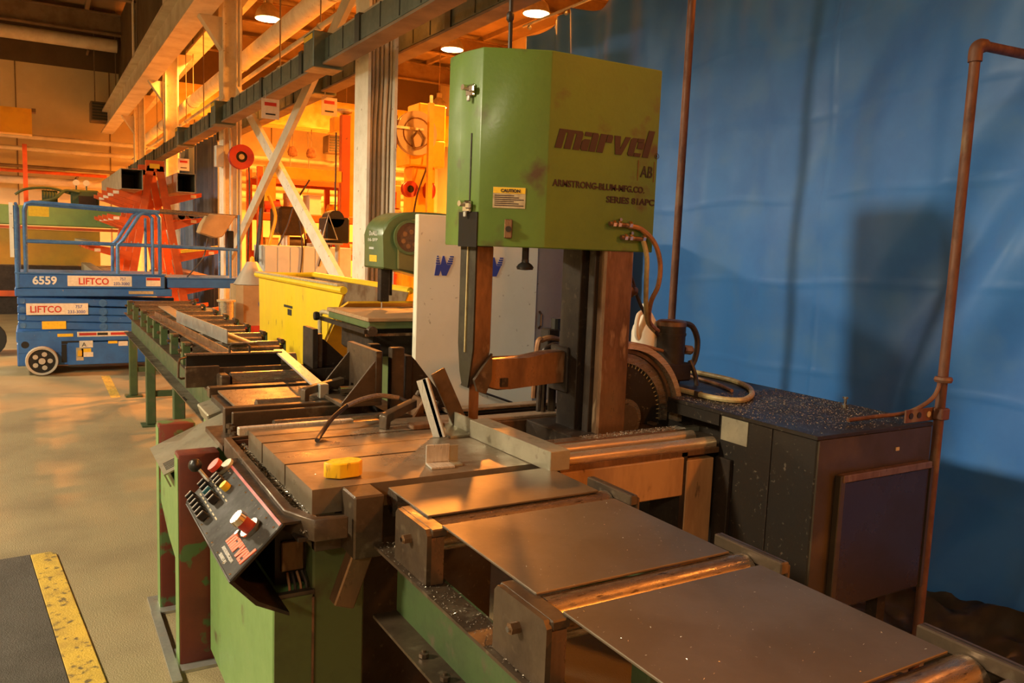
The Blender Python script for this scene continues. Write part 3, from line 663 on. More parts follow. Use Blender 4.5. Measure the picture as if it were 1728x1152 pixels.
# ================================================================== GUARD POSTS
gp = thing('guard_frame', 'green and red box steel post frame beside the control panel', 'stand', (.51, 3.42, 0))
for (y, m) in ((3.15, 'post_red'), (3.70, 'post_green_red')):
    p = MB().box(.44, .59, y, y+.09, .005, .835, bev=.008, seg=2).build('post', m, gp)
    box('post_side', 'panel_green', p, .4385, .441, y+.004, y+.086, .01, .82)
    box('foot_plate', 'galv', p, .40, .62, y-.05, y+.14, 0, .012)
MB().prism([(3.24,.70),(3.70,.70),(3.70,.50),(3.47,.42),(3.24,.38)], 'x', .446, .456).build('cross_panel', 'panel_green', gp)
ch = thing('chip_chute', 'sloping pale sheet metal chute with slots between the two posts', 'chute', (.52, 3.46, .77))
M = Matrix.Translation((.41, 3.25, .735)) @ Matrix.Rotation(-.42, 4, 'Y')
MB().box(0, .33, 0, .44, 0, .006, M=M).build('sheet', 'bar_steel', ch)
MB().box(-.006, .0, 0, .44, -.05, .006, M=M).build('lip', 'bar_steel', ch)
for i in range(6): MB().box(.01, .06, .04+i*.018, .047+i*.018, .006, .0072, M=M).build('slot', 'dark_machine', ch)
t = thing('floor_strip', 'grey steel strip lying on the floor beside the posts', 'strip', (.40, 3.42, 0))
box('strip', 'galv', t, .395, .43, 3.02, 3.66, .0125, .02)
# machine foot between the guard post and conveyor
ft = thing('roller_stand', 'green steel roller stand behind the guard posts', 'stand', (.72, 4.0, 0))
MB().prism([(.66,.80),(.80,.80),(.80,.86),(.70,.88),(.64,.86)], 'y', 3.72, 3.98, bev=.006).build('cap', 'bar_steel', ft)
box('upright', 'panel_green', ft, .665, .76, 3.76, 3.95, .0, .80, bev=.006)

# ================================================================== FRONT ROLLER CONVEYOR
ZR = .972
def channel(name, x0, inw, y0, y1, par, m='conveyor_green'):
    # C channel, flanges to the outer side; inw = +1 when the web lies to the right
    xo, xi = (x0, x0+.075) if inw > 0 else (x0, x0-.075)
    c = box(name, m, par, xi-.006*inw, xi, y0, y1, .633, .837)
    box('top_flange', 'oily_steel', c, xo, xi-.006*inw, y0, y1, .829, .837)
    box('bottom_flange', 'oily_steel', c, xo, xi-.006*inw, y0, y1, .633, .641)
    return c
def conveyor(name, label, y0, y1, ys, big, legs):
    t = thing(name, label, 'conveyor', (1.1, (y0+y1)/2, 0), 'roller conveyors')
    cl = channel('side_channel', .770, 1, y0, y1, t); channel('side_channel', 1.445, -1, y0, y1, t)
    for y in ys:
        hw = .098 if big else .045
        b = MB().prism([(y-hw,.838),(y+hw,.838),(y+hw,.962),(y+hw-.012,.975),(y-hw+.012,.975),(y-hw,.962)], 'x', .785, .797).build('roller_bracket', 'oily_steel' if big else 'conveyor_green', t)
        box('bracket_cap', 'oily_steel', b, .797, .838, y-hw, y+hw, .955, .975, bev=.003)
        box('bracket_side', 'worn_steel' if big else 'conveyor_green', b, .797, .83, y-hw, y-hw+.01, .838, .955)
        MB().cyl((.765, y, .925), (.785, y, .925), .012, n=6).build('axle_nut', 'worn_steel', b)
        MB().cyl((.76, y, .925), (.765, y, .925), .006, n=8).build('axle_end', 'chrome', b)
        b2 = box('roller_bracket', 'oily_steel' if big else 'conveyor_green', t, 1.418, 1.43, y-hw, y+hw, .838, .975, bev=.003)
        box('bracket_cap', 'oily_steel', b2, 1.392, 1.418, y-hw-.005, y+hw+.005, .957, .985, bev=.003)
        box('bracket_groove', 'dark_machine', b2, 1.402, 1.407, y-hw, y+hw, .984, .986)
        r = MB().cyl((.842, y, ZR-.045), (1.388, y, ZR-.045), .045, n=24).build('roller', 'roller_steel', t)
        MB().cyl((.80, y, ZR-.045), (1.418, y, ZR-.045), .014, n=8).build('axle', 'worn_steel', r)
    for y in legs:
        for x in (.795, 1.345):
            l = box('leg', 'conveyor_green', t, x, x+.075, y-.0375, y+.0375, .012, .633, bev=.006)
            box('foot_plate', 'conveyor_green', l, x-.04, x+.115, y-.08, y+.08, 0, .012)
        box('cross_brace', 'conveyor_green', t, .87, 1.345, y-.02, y+.02, .25, .30)
    return t
fc = conveyor('roller_conveyor', 'front roller conveyor with wide dark brackets, covered by steel plates', -.75, 1.99, [1.785, 1.262, .74, .22, -.3], True, [1.55, .2])
for y in (1.05, 1.62):
    box('tie_bar', 'dark_machine', fc, .845, 1.37, y, y+.05, .66, .72)
for (y, dx) in ((1.72, 0), (1.60, .004), (1.40, 0)): MB().lathe([(0, 0), (.013, .002), (.013, .012), (.006, .014), (.006, .02), (0, .021)], (.80, y, .641), n=8).build('flange_bolt', 'oily_steel', fc)
# first roller next to the table
MB().cyl((.842, 2.045, ZR-.04), (1.388, 2.045, ZR-.04), .04, n=24).build('table_roller', 'roller_steel', SAW)
def plate(x0, x1, y0, y1, z, rz, label):
    t = MB().box(x0, x1, y0, y1, z, z+.006, bev=.0015).build('steel_cover_plate', 'plate_steel'); t.rotation_euler.z = rz
    return tag(t, label, 'plate', 'cover plates on the front conveyor')
plate(.825, 1.352, 1.775, 2.035, ZR+.002, .004, 'short brown steel cover plate nearest the saw table')
plate(.829, 1.350, 1.272, 1.700, ZR+.002, .0, 'square brown steel cover plate in the middle of the front conveyor')
plate(.833, 1.356, .758, 1.185, ZR+.002, .004, 'large brown steel cover plate at the near end of the front conveyor')
plate(.835, 1.356, .24, .66, ZR+.002, -.004, 'brown steel cover plate cut off by the lower edge of the picture')

# ================================================================== FAR ROLLER CONVEYOR
FY = [5.42, 5.92, 6.44, 6.86, 7.26, 7.72, 8.36, 8.90]
fr = conveyor('roller_conveyor', 'long far roller conveyor with green side channels running to the blue lift', 4.28, 9.12, FY, False, [5.9, 7.5, 8.93])
box('splice_plate', 'conveyor_green', fr, .838, .842, 5.0, 5.3, .66, .82)
for y in (5.2, 5.24, 5.28): MB().cyl((.772, y, .645), (.772, y, .652), .008, n=6).build('flange_bolt', 'dark_machine', fr)
# big roll unit with covers between saw and far conveyor
bu = thing('drive_roller_unit', 'dark drive roller between black covers behind the saw table', 'roller', (1.0, 4.3, 0))
MB().cyl((.835, 4.19, .915), (1.222, 4.19, .915), .055, n=28).build('drive_roller', 'roller_steel', bu)
box('roller_end_block', 'oily_steel', bu, .775, .825, 4.13, 4.25, .82, .965, bev=.008)
box('side_cover', 'oily_steel', bu, .628, .79, 4.22, 4.245, .895, 1.0, bev=.003)
box('side_cover', 'oily_steel', bu, .64, 1.222, 4.262, 4.276, .89, .985, bev=.003)
tr = box('splash_cover', 'black_plastic', bu, .672, 1.17, 4.50, 4.515, .915, 1.018, bev=.002)
box('cover_top', 'roller_steel', tr, .668, 1.172, 4.485, 4.53, 1.018, 1.028, bev=.002)
MB().tube([(.895, 4.51, 1.02), (.895, 4.51, 1.06), (.91, 4.51, 1.072), (.985, 4.51, 1.072), (1.0, 4.51, 1.06), (1.0, 4.51, 1.02)], .007, 8).build('handle', 'oily_steel', tr)
MB().tube([(.672, 4.49, 1.012), (.635, 4.47, 1.005), (.628, 4.45, .985), (.625, 4.44, .915), (.64, 4.45, .905), (.672, 4.47, .905)], .006, 8).build('handle', 'oily_steel', tr)
box('unit_frame', 'conveyor_green', bu, .80, 1.222, 4.0, 4.26, .0, .82, bev=.01)
box('guide_bar', 'oily_steel', bu, .70, 1.222, 4.0, 4.06, .88, .93, bev=.003)
MB().cyl((.84, 4.83, .925), (1.34, 4.83, .925), .045, n=20).build('idle_roller', 'roller_steel', bu)
# stock lying on the far conveyor
def bar_between(p0, p1, w_, h_, name, m, label, grp, sect='flat'):
    p0 = Vector(p0); p1 = Vector(p1); d = p1-p0; L = d.length; a = math.atan2(d.y, d.x); el = math.asin(d.z/L)
    M = Matrix.Translation(p0) @ Matrix.Rotation(a, 4, 'Z') @ Matrix.Rotation(-el, 4, 'Y')
    b = MB()
    if sect == 'flat': b.box(0, L, -w_/2, w_/2, 0, h_, bev=.0015, M=M)
    elif sect == 'L': b.box(0, L, -w_/2, w_/2, 0, .006, M=M); b.box(0, L, -w_/2, -w_/2+.006, .006, h_, M=M)
    elif sect == 'T': b.box(0, L, -w_/2, w_/2, 0, .008, M=M); b.box(0, L, -.004, .004, .008, h_, M=M)
    return tag(b.build(name, m), label, 'bar', grp)
G = 'steel stock on the far conveyor'
bar_between((.835, 7.15, ZR+.001), (.93, 4.62, ZR+.001), .09, .045, 'tee_bar', 'worn_steel', 'long brown tee section bar lying along the far conveyor', G, 'T')
bar_between((1.03, 8.15, ZR+.001), (1.02, 6.75, ZR+.001), .10, .008, 'flat_bar', 'bar_steel', 'pale flat steel bar at the lift end of the far conveyor', G)
bar_between((1.02, 6.72, ZR+.001), (1.12, 5.30, ZR+.001), .17, .09, 'angle_iron', 'galv', 'grey angle iron bar lying on the far conveyor', G, 'L')
bar_between((1.185, 4.62, 1.01), (1.065, 3.40, 1.0), .055, .012, 'flat_bar', 'bright_steel', 'bright flat bar crossing from the far conveyor to the vise', G)

# ================================================================== VISES AND BITS ON THE SAW
def gusset(b, x0, x1, y, zb, zt, th=.012): b.prism([(x0, zb), (x1, zb), (x1, zt)], 'y', y-th/2, y+th/2)
vj = thing('movable_vise_jaw', 'dark movable vise jaw with two triangular gussets behind the saw table', 'vise', (1.17, 3.3, .98))
box('jaw_plate', 'oily_steel', vj, 1.195, 1.225, 3.11, 3.47, .996, 1.205, bev=.003)
b = MB(); gusset(b, 1.055, 1.195, 3.12, .996, 1.165); b.build('gusset', 'oily_steel', vj)
b = MB(); gusset(b, 1.055, 1.195, 3.44, .996, 1.165); b.build('gusset', 'oily_steel', vj)
box('jaw_base', 'oily_steel', vj, 1.05, 1.225, 3.11, 3.47, .979, .996, bev=.003)
MB().cyl((1.10, 3.28, 1.02), (1.195, 3.28, 1.02), .018, n=12).build('jaw_screw', 'chrome', vj)
box('nut_block', 'galv', vj, 1.03, 1.07, 3.33, 3.37, .979, 1.04, bev=.003)
vf = thing('fixed_vise_jaw', 'dark fixed vise jaw of upright plates right of the gusseted one', 'vise', (1.36, 3.3, .93))
box('jaw_plate', 'oily_steel', vf, 1.30, 1.36, 3.20, 3.24, .93, 1.205, bev=.003)
box('jaw_plate', 'dark_machine', vf, 1.375, 1.405, 3.22, 3.36, .93, 1.165, bev=.003)
b = MB(); b.prism([(1.405, .93), (1.60, .93), (1.43, 1.14), (1.405, 1.165)], 'y', 3.24, 3.255); b.build('gusset', 'dark_machine', vf)
box('jaw_plate', 'dark_machine', vf, 1.24, 1.29, 3.30, 3.34, .98, 1.21, bev=.003)
box('jaw_foot', 'bright_steel', vf, 1.26, 1.42, 3.06, 3.10, .925, .965, bev=.003)
box('jaw_base', 'dark_machine', vf, 1.28, 1.62, 3.10, 3.40, .90, .93)
va = thing('rear_work_stop', 'black upright work stop with a triangular gusset beside the far conveyor', 'stop', (1.35, 4.25, .98))
box('stop_plate', 'dark_machine', va, 1.245, 1.275, 4.16, 4.34, .975, 1.185, bev=.003)
box('stop_plate', 'oily_steel', va, 1.277, 1.305, 4.18, 4.32, .975, 1.155, bev=.003)
b = MB(); b.prism([(1.305, .975), (1.49, .975), (1.33, 1.12), (1.305, 1.12)], 'y', 4.24, 4.255); b.build('gusset', 'dark_machine', va)
box('stop_base', 'dark_machine', va, 1.23, 1.50, 4.16, 4.34, .90, .975, bev=.003)
box('stop_pedestal', 'dark_machine', va, 1.25, 1.46, 4.17, 4.27, .0, .90)
# tilted brown clamp block
cl = thing('clamp_block', 'rusty brown clamp block tilted beside the fixed vise jaw', 'clamp', (1.30, 2.95, .93))
M = Matrix.Translation((1.27, 2.93, .90)) @ Matrix.Rotation(.55, 4, 'Y') @ Matrix.Rotation(.15, 4, 'Z')
MB().box(-.04, .05, -.03, .05, 0, .145, bev=.006, M=M).build('block', 'worn_steel', cl)
for (x, y) in ((-.03, -.02), (.035, -.02), (-.03, .035), (.035, .035)): MB().cyl(M @ Vector((x, y, .145)), M @ Vector((x, y, .165)), .011, n=8).build('bolt_head', 'oily_steel', cl)
MB().prism([(1.20,.975),(1.36,.975),(1.38,.915),(1.22,.905)], 'y', 2.90, 3.0, bev=.004).build('foot', 'dark_machine', cl)
def hook(p, L, label, rz):
    t = thing('hook_clamp', label, 'clamp', p, 'hooked steel clamps')
    b = MB(); b.prism([(0,.0),(.025,.0),(.025,.045),(.04,.055),(L,.085),(L,.055),(.05,.028)][:0] or [(0,0),(.022,0),(.022,.028),(.06,.036),(L,.058),(L,.088),(.05,.064),(.012,.056),(0,.048)], 'y', -.018, .018, bev=.002)
    o = b.bm
    for v in o.verts: v.co += Vector(p)
    b.build('hook_bar', 'oily_steel', t); t.rotation_euler.z = rz
hook((1.075, 2.72, T), .17, 'brown hook clamp with its toe on the saw table', .45)
hook((.965, 3.36, .968), .19, 'brown hook clamp resting on the rear bars', .2)
box_ = box('parallel_block', 'worn_steel', None, 1.17, 1.30, 2.66, 2.715, T, T+.018, bev=.003); tag(box_, 'small brown parallel block lying on the saw table by the hook clamp', 'block')
# cable with braided end on the table
t = thing('flex_cable', 'black cable with braided end draped from the table to the clamp block', 'cable', (.95, 2.8, T))
hose('cable', [(.80, 2.61, T+.008), (.84, 2.68, T+.018), (.90, 2.76, T+.045), (.98, 2.84, T+.07)], .0085, 'hose_black', t)
hose('braid', [(.98, 2.84, T+.07), (1.06, 2.90, T+.078), (1.15, 2.95, T+.078), (1.24, 2.97, T+.06)], .0095, 'copper_glow_rail', t)
hose('cable', [(1.24, 2.97, T+.06), (1.29, 2.93, T+.035), (1.33, 2.90, T+.01)], .009, 'hose_black', t)
# big flat bar on table
b = MB().box(-.0375, .0375, -.25, .25, 0, .062, bev=.002).build('square_bar', 'bar_steel'); b.location = (1.362, 2.25, T+.0005); b.rotation_euler.z = .035
tag(b, 'thick grey square steel bar lying at the right edge of the saw table', 'bar')
# angle irons by the blade
def angle_piece(L, w_, th, name, m, label, M, grp=None):
    b = MB(); b.box(0, w_, 0, th, 0, L, bev=.001, M=M); b.box(0, th, th, w_, 0, L, bev=.001, M=M)
    return tag(b.build(name, m), label, 'angle iron', grp)
Ga = 'cut angle irons on the saw table'
def lean(o, upv, xd):
    z = Vector(upv).normalized(); x = Vector(xd); x = (x-z*x.dot(z)).normalized(); y = z.cross(x)
    M = Matrix((x, y, z)).transposed().to_4x4(); M.translation = o; return M
angle_piece(.215, .045, .008, 'angle_iron_piece', 'bright_steel', 'bright cut angle iron piece leaning upright beside the blade', lean((1.240, 2.53, T+.004), (-.045, .06, .2), (-.85, .5, 0)), Ga)
b = MB().box(0, .058, 0, .010, 0, .215, bev=.001, M=lean((1.332, 2.655, T+.006), (-.085, .01, .18), (1, 0, 0))).build('flat_steel_piece', 'oily_steel'); tag(b, 'dark flat steel piece leaning between the upright angle iron and the blade', 'steel piece')
b = MB(); b.box(1.245, 1.34, 2.505, 2.70, T+.0005, T+.007); b.box(1.333, 1.34, 2.505, 2.70, T+.007, T+.058); tag(b.build('angle_iron_piece', 'bar_steel'), 'dull angle iron piece lying flat against the end of the square bar', 'angle iron', Ga)
b = MB(); M = Matrix.Translation((1.02, 2.215, T+.0005)) @ Matrix.Rotation(-.12, 4, 'Z')
b.box(0, .075, 0, .006, .008, .062, bev=.001, M=M); b.box(0, .075, -.055, .006, 0, .007, bev=.001, M=M)
tag(b.build('angle_iron_offcut', 'bright_steel'), 'small bright angle iron offcut standing in the middle of the saw table', 'offcut', Ga)
b = MB(); M = Matrix.Translation((1.098, 2.225, T+.0005)) @ Matrix.Rotation(-.12, 4, 'Z')
b.box(0, .03, -.012, -.006, .007, .056, bev=.001, M=M); b.box(0, .03, -.06, -.006, 0, .007, bev=.001, M=M)
tag(b.build('angle_iron_offcut', 'bar_steel'), 'narrow angle iron offcut touching the small bright one on the table', 'offcut', Ga)
# yellow block
M = Matrix.Translation((.752, 2.20, T+.0005)) @ Matrix.Rotation(.05, 4, 'Z')
b = MB(); b.prism([(-.056,-.006),(-.022,-.034),(.034,-.034),(.054,-.014),(.054,.012),(.030,.032),(-.024,.032),(-.056,.010)], 'z', .002, .046, bev=.003, M=M)
tm = b.build('tape_measure', 'tape_yellow'); tag(tm, 'small yellow tape measure case lying on the saw table', 'tape measure')

# ================================================================== DARK CABINET RIGHT OF THE SAW
cab = thing('hydraulic_cabinet', 'large dark oily steel cabinet right of the saw in front of the blue tarp', 'cabinet', (2.63, 2.5, 0))
box('body', 'cabinet_dark', cab, 2.305, 2.955, 1.81, 2.27, .385, 1.03, bev=.004)
box('body', 'cabinet_dark', cab, 2.42, 2.955, 2.27, 3.22, .385, 1.03, bev=.004)
MB().prism([(2.30,1.805),(2.96,1.805),(2.96,3.22),(2.42,3.22),(2.42,2.575),(2.30,2.575)], 'z', 1.03, 1.045, bev=.002).build('top', 'cabinet_dark', cab)
box('top_rim', 'cabinet_dark', cab, 2.30, 2.31, 2.27, 2.575, .985, 1.03)
box('end_panel', 'cabinet_brown', cab, 2.31, 2.95, 1.802, 1.810, .39, 1.03)
dr = box('access_door', 'panel_maroon', cab, 2.43, 2.93, 1.782, 1.802, .405, .875, bev=.004)
box('door_trim', 'worn_steel', dr, 2.415, 2.93, 1.772, 1.802, .875, .902, bev=.003); box('door_trim', 'cabinet_brown', dr, 2.405, 2.432, 1.776, 1.802, .40, .90, bev=.003)
box('door_trim', 'cabinet_brown', dr, 2.93, 2.945, 1.776, 1.802, .40, .88)
box('panel_joint', 'dark_machine', cab, 2.3005, 2.306, 2.004, 2.008, .39, 1.03)
box('pale_patch', 'bar_steel', cab, 2.300, 2.306, 2.12, 2.255, .935, 1.028, label='pale bare metal patch')
box('side_flange', 'dark_machine', cab, 2.285, 2.305, 2.185, 2.262, .39, .868, bev=.003)
box('name_tag', 'label_cream', cab, 2.735, 2.755, 1.799, 1.802, .955, .968)
box('side_ledge', 'oily_steel', cab, 2.295, 2.42, 2.28, 2.57, .885, .905, bev=.003)
box('side_ledge', 'bar_steel', cab, 2.30, 2.42, 2.50, 2.53, .905, .925)
for (x, y) in ((2.40, 1.9), (2.86, 1.9), (2.40, 3.1), (2.86, 3.1)): box('leg', 'dark_machine', cab, x, x+.05, y, y+.05, 0, .385)
MB().lathe([(0, 0), (.014, 0), (.014, .012), (.006, .014), (.006, .035), (.012, .036), (.012, .044), (0, .046)], (2.88, 2.14, 1.045), n=8).build('filler_cap', 'chrome', cab)
t = thing('coolant_hose', 'tan and brown hose looped on top of the dark cabinet', 'hose', (2.6, 2.7, 1.05))
hose('hose', [(2.86, 3.10, 1.058), (2.88, 2.92, 1.057), (2.87, 2.76, 1.057), (2.80, 2.60, 1.057), (2.70, 2.48, 1.057), (2.60, 2.40, 1.057), (2.50, 2.36, 1.057), (2.44, 2.42, 1.057), (2.43, 2.54, 1.057), (2.43, 2.70, 1.058)], .012, 'hose_tan', t)
hose('hose', [(2.80, 3.12, 1.055), (2.76, 2.90, 1.054), (2.72, 2.70, 1.054), (2.66, 2.56, 1.054)], .008, 'hose_copper', t)
box('tape_wrap', 'hose_black', t, 2.415, 2.445, 2.52, 2.54, 1.046, 1.071)
# pipes
pp1 = thing('rusty_pipe', 'rusty steel pipe standing beside the dark cabinet with an elbow on top', 'pipe', (2.99, 1.80, 0))
MB().cyl((2.985, 1.80, 0), (2.995, 1.805, 2.43), .0185, n=14).build('upright_pipe', 'rusty_pipe', pp1)
MB().tube([(2.995, 1.805, 2.39), (2.995, 1.805, 2.43), (3.005, 1.80, 2.447), (3.03, 1.797, 2.45)], .025, 12, smooth=4).build('elbow', 'rusty_pipe', pp1)
MB().cyl((3.02, 1.798, 2.45), (3.50, 1.75, 2.45), .0185, n=14).build('cross_pipe', 'rusty_pipe', pp1)
MB().lathe([(.0185, -.012), (.030, -.010), (.034, 0), (.030, .010), (.0185, .012)], (2.99, 1.80, 1.21), n=14).build('rope_knot', 'rusty_pipe', pp1)
hose('tie_rod', [(2.975, 1.80, 1.205), (2.93, 1.80, 1.14), (2.85, 1.84, 1.085), (2.72, 1.88, 1.07), (2.58, 1.90, 1.062)], .008, 'rusty_pipe', pp1)
br = MB().box(2.80, 3.01, 1.815, 1.822, 1.05, 1.10, bev=.001).build('clamp_bracket', 'rusty_pipe', pp1)
for x in (2.83, 2.88, 2.94): MB().cyl((x, 1.812, 1.076), (x, 1.816, 1.076), .012, n=10).build('bracket_hole', 'label_cream' if x > 2.9 else 'dark_machine', br)
box('pipe_clamp', 'rusty_pipe', pp1, 2.965, 3.015, 1.775, 1.815, 1.055, 1.10, bev=.004)
pp2 = thing('rusty_pipe', 'slim brown pipe hanging behind the saw in front of the tarp', 'pipe', (2.9, 3.25, 1.05))
MB().cyl((2.905, 3.26, 1.046), (2.895, 3.235, 3.9), .020, n=12).build('pipe', 'rusty_pipe', pp2)
# jug
jg = thing('plastic_jug', 'white plastic jug with handle standing on the shelf behind the column', 'jug', (2.42, 2.98, 1.178))
jx, jy, jz = 2.478, 2.955, 1.1785
MB().lathe([(0, 0), (.060, .002), (.066, .012), (.066, .10), (.060, .125), (.040, .165), (.026, .188), (.022, .195), (.022, .215), (0, .216)], (jx, jy, jz), n=20).build('bottle', 'jug', jg)
MB().cyl((jx, jy, jz+.21), (jx, jy, jz+.232), .024, n=14).build('cap', 'white_ink', jg)
MB().tube([(jx-.022, jy-.01, jz+.195), (jx-.055, jy-.02, jz+.19), (jx-.074, jy-.025, jz+.165), (jx-.078, jy-.025, jz+.10), (jx-.060, jy-.02, jz+.07)], .011, 8, smooth=4).build('handle', 'jug', jg)
# crumpled dark tarp foot
def heap(u, v):
    x = 3.28+u*.42; y = 2.35-v*1.3
    return (x, y, .01+.22*math.exp(-((u-.75)/.3)**2)*(.6+.5*noise.noise(Vector((u*5, v*6, 2))))+.03*noise.noise(Vector((u*9, v*14, 4)))*(1 if .02 < u < .98 else 0))
hp = grid('tarp_heap', 'cabinet_brown', heap, 30, 60); tag(hp, 'crumpled brown cloth heaped on the floor at the foot of the tarp', 'cloth')

# ================================================================== FLOOR MAT
fm = thing('floor_mat', 'black anti fatigue mat with a yellow border on the floor', 'mat', (.06, 4.6, 0))
MB().box(-.95, -.06, 2.4, 4.6, .0005, .012, bev=.003).build('mat_sheet', 'mat_black', fm)
MB().prism([(-.06,2.4),(.055,2.4),(.055,4.56),(.03,4.6),(-.06,4.6)], 'z', .0005, .010, bev=.004).build('mat_border', 'mat_yellow', fm)
for ch_ in fm.children:
    for v in ch_.data.vertices: v.co.x += .06
fm.location = (.0, 4.62, 0); fm.rotation_euler.z = math.radians(5.2)
for (x, y, l) in ((.62, 9.6, 'faded yellow line painted on the floor beside the blue lift'),):
    tag(MB().box(x, x+.09, y-.7, y+.7, 0, .001).build('floor_line', 'mat_yellow'), l, 'floor marking')

# ================================================================== WHITE AND GREY CABINETS
wc = thing('white_partition', 'tall cream white metal partition behind the saw with two blue emblems', 'partition', (2.36, 4.45, 0))
box('panel', 'cabinet_white', wc, 1.945, 2.785, 4.42, 4.47, .04, 1.823, bev=.004)
for x in (2.0, 2.66): box('foot', 'cabinet_grey', wc, x, x+.06, 4.36, 4.62, 0, .04)
def emblem(x, z):
    for i in range(4):
        zz = z+.068+i*.014
        for (a, b_) in ((-.05+.002*i, -.022-.004*i), (.024+.006*i, .058+.003*i)):
            box('emblem_stripe', 'blue_ink', wc, x+a, x+b_, 4.4175, 4.42, zz, zz+.008+.001*(3-i))
    MB().prism([(x-.058, z), (x-.028, z), (x-.018, z+.032), (x-.006, z), (x+.022, z), (x+.052, z+.066), (x+.022, z+.066), (x+.004, z+.118), (x-.006, z+.118), (x-.018, z+.066), (x-.048, z+.066)], 'y', 4.4175, 4.42).build('emblem', 'blue_ink', wc)
emblem(2.115, 1.465); emblem(2.46, 1.465)
for (x0, z0, x1, z1) in ((2.25, .80, 2.36, .755), (2.36, .755, 2.62, .66)):
    MB().tube([(x0, 4.40, z0), (x1, 4.40, z1)], .007, 6).build('cable', 'hose_black', wc)
gc = thing('grey_cabinet', 'grey metal cabinet with a door handle between white partition and saw column', 'cabinet', (3.0, 4.75, 0))
box('body', 'cabinet_grey', gc, 2.80, 3.45, 4.46, 4.95, 0, 1.80, bev=.006)
MB().tube([(2.835, 4.455, 1.24), (2.835, 4.43, 1.22), (2.835, 4.43, 1.15), (2.835, 4.455, 1.13)], .008, 6).build('handle', 'worn_steel', gc)
# ================================================================== GREEN BANDSAW
bs = thing('contour_band_saw', 'green contour band saw with round window and tilting table', 'saw', (2.4, 5.3, 0))
hd = MB()
xs0, xs1 = 2.03, 2.95
prof = [(xs0, 1.47), (xs0, 1.70)]
for i in range(7):
    a = math.pi-i*math.pi/12; prof.append((xs0+.22+.22*math.cos(a), 1.70+.165*math.sin(a)))
prof += [(2.40, 1.868), (xs1, 1.85), (xs1, 1.40), (2.48, 1.385), (2.30, 1.43), (2.16, 1.462)]
hd.prism(prof, 'y', 5.20, 5.56, bev=.012); hdo = hd.build('head', 'bandsaw_green', bs)
prof2 = [(2.135, 1.47), (2.135, 1.70)]
for i in range(7):
    a = math.pi-i*math.pi/12; prof2.append((2.135+.15+.15*math.cos(a), 1.69+.13*math.sin(a)))
prof2 += [(2.88, 1.80), (2.88, 1.42), (2.50, 1.40), (2.32, 1.445)]
MB().prism(prof2, 'y', 5.175, 5.20, bev=.008).build('wheel_door', 'bandsaw_olive', hdo)
wx, wz = 2.215, 1.690
MB().lathe([(.118, -.006), (.118, .012), (.100, .012), (.100, -.006), (.118, -.006)], (wx, 5.165, wz), axis='y', n=28).build('window_ring', 'bandsaw_green', hdo)
MB().cyl((wx, 5.168, wz), (wx, 5.172, wz), .102, n=28).build('window_pane', 'glass_dark', hdo)
for i in range(6):
    a = math.pi/3*i+.3
    MB().cyl((wx+.05*math.cos(a), 5.166, wz-.012+.05*math.sin(a)), (wx+.05*math.cos(a), 5.169, wz-.012+.05*math.sin(a)), .017, n=10).build('wheel_spoke_hole', 'worn_steel', hdo)
text('DoALL', .045, (2.0285, 5.45, 1.695), (0, -1, 0), (0, 0, 1), 'white_ink', hdo, 'maker_lettering', width=.15)
text('16-SFP', .03, (2.0285, 5.47, 1.655), (0, -1, 0), (0, 0, 1), 'white_ink', hdo, 'model_lettering', width=.18)
box('grey_tag', 'locker_grey', hdo, 2.0275, 2.03, 5.36, 5.45, 1.60, 1.615)
box('caution_tag', 'label_yellow', hdo, 2.0275, 2.03, 5.30, 5.44, 1.515, 1.56)
box('guide_post', 'dark_machine', bs, 2.06, 2.125, 5.30, 5.36, 1.24, 1.47, bev=.004)
box('guide_rod', 'dark_machine', bs, 2.15, 2.17, 5.36, 5.40, 1.28, 1.46)
box('blade', 'bright_steel', bs, 2.08, 2.082, 5.32, 5.335, 1.10, 1.26)
tb2 = MB().box(1.735, 2.50, 4.66, 5.47, 1.165, 1.19, bev=.004).build('table', 'wood', bs, 'brown worn table top')
box('table_frame', 'bandsaw_green', tb2, 1.745, 2.49, 4.67, 5.46, 1.12, 1.165, bev=.004)
box('fence_rail', 'dark_machine', tb2, 1.69, 1.715, 4.60, 5.50, 1.10, 1.125)
box('fence_rail', 'worn_steel', tb2, 1.70, 2.50, 4.595, 4.615, 1.085, 1.10)
MB().cyl((1.74, 4.585, 1.115), (1.74, 4.625, 1.115), .03, n=14).build('fence_clamp', 'oily_steel', tb2)
MB().lathe([(0, -.02), (.028, -.016), (.032, 0), (.028, .016), (0, .02)], (1.66, 5.46, 1.13), axis='x', n=9).build('fence_knob', 'black_plastic', tb2)
box('pedestal', 'bandsaw_green', bs, 2.0, 2.5, 4.98, 5.5, 0, .92, bev=.01)
box('trunnion', 'dark_machine', bs, 1.82, 2.40, 4.85, 5.42, .92, 1.12, bev=.02)
box('frame_column', 'bandsaw_green', bs, 2.55, 2.90, 5.15, 5.60, 0, 1.45, bev=.01)
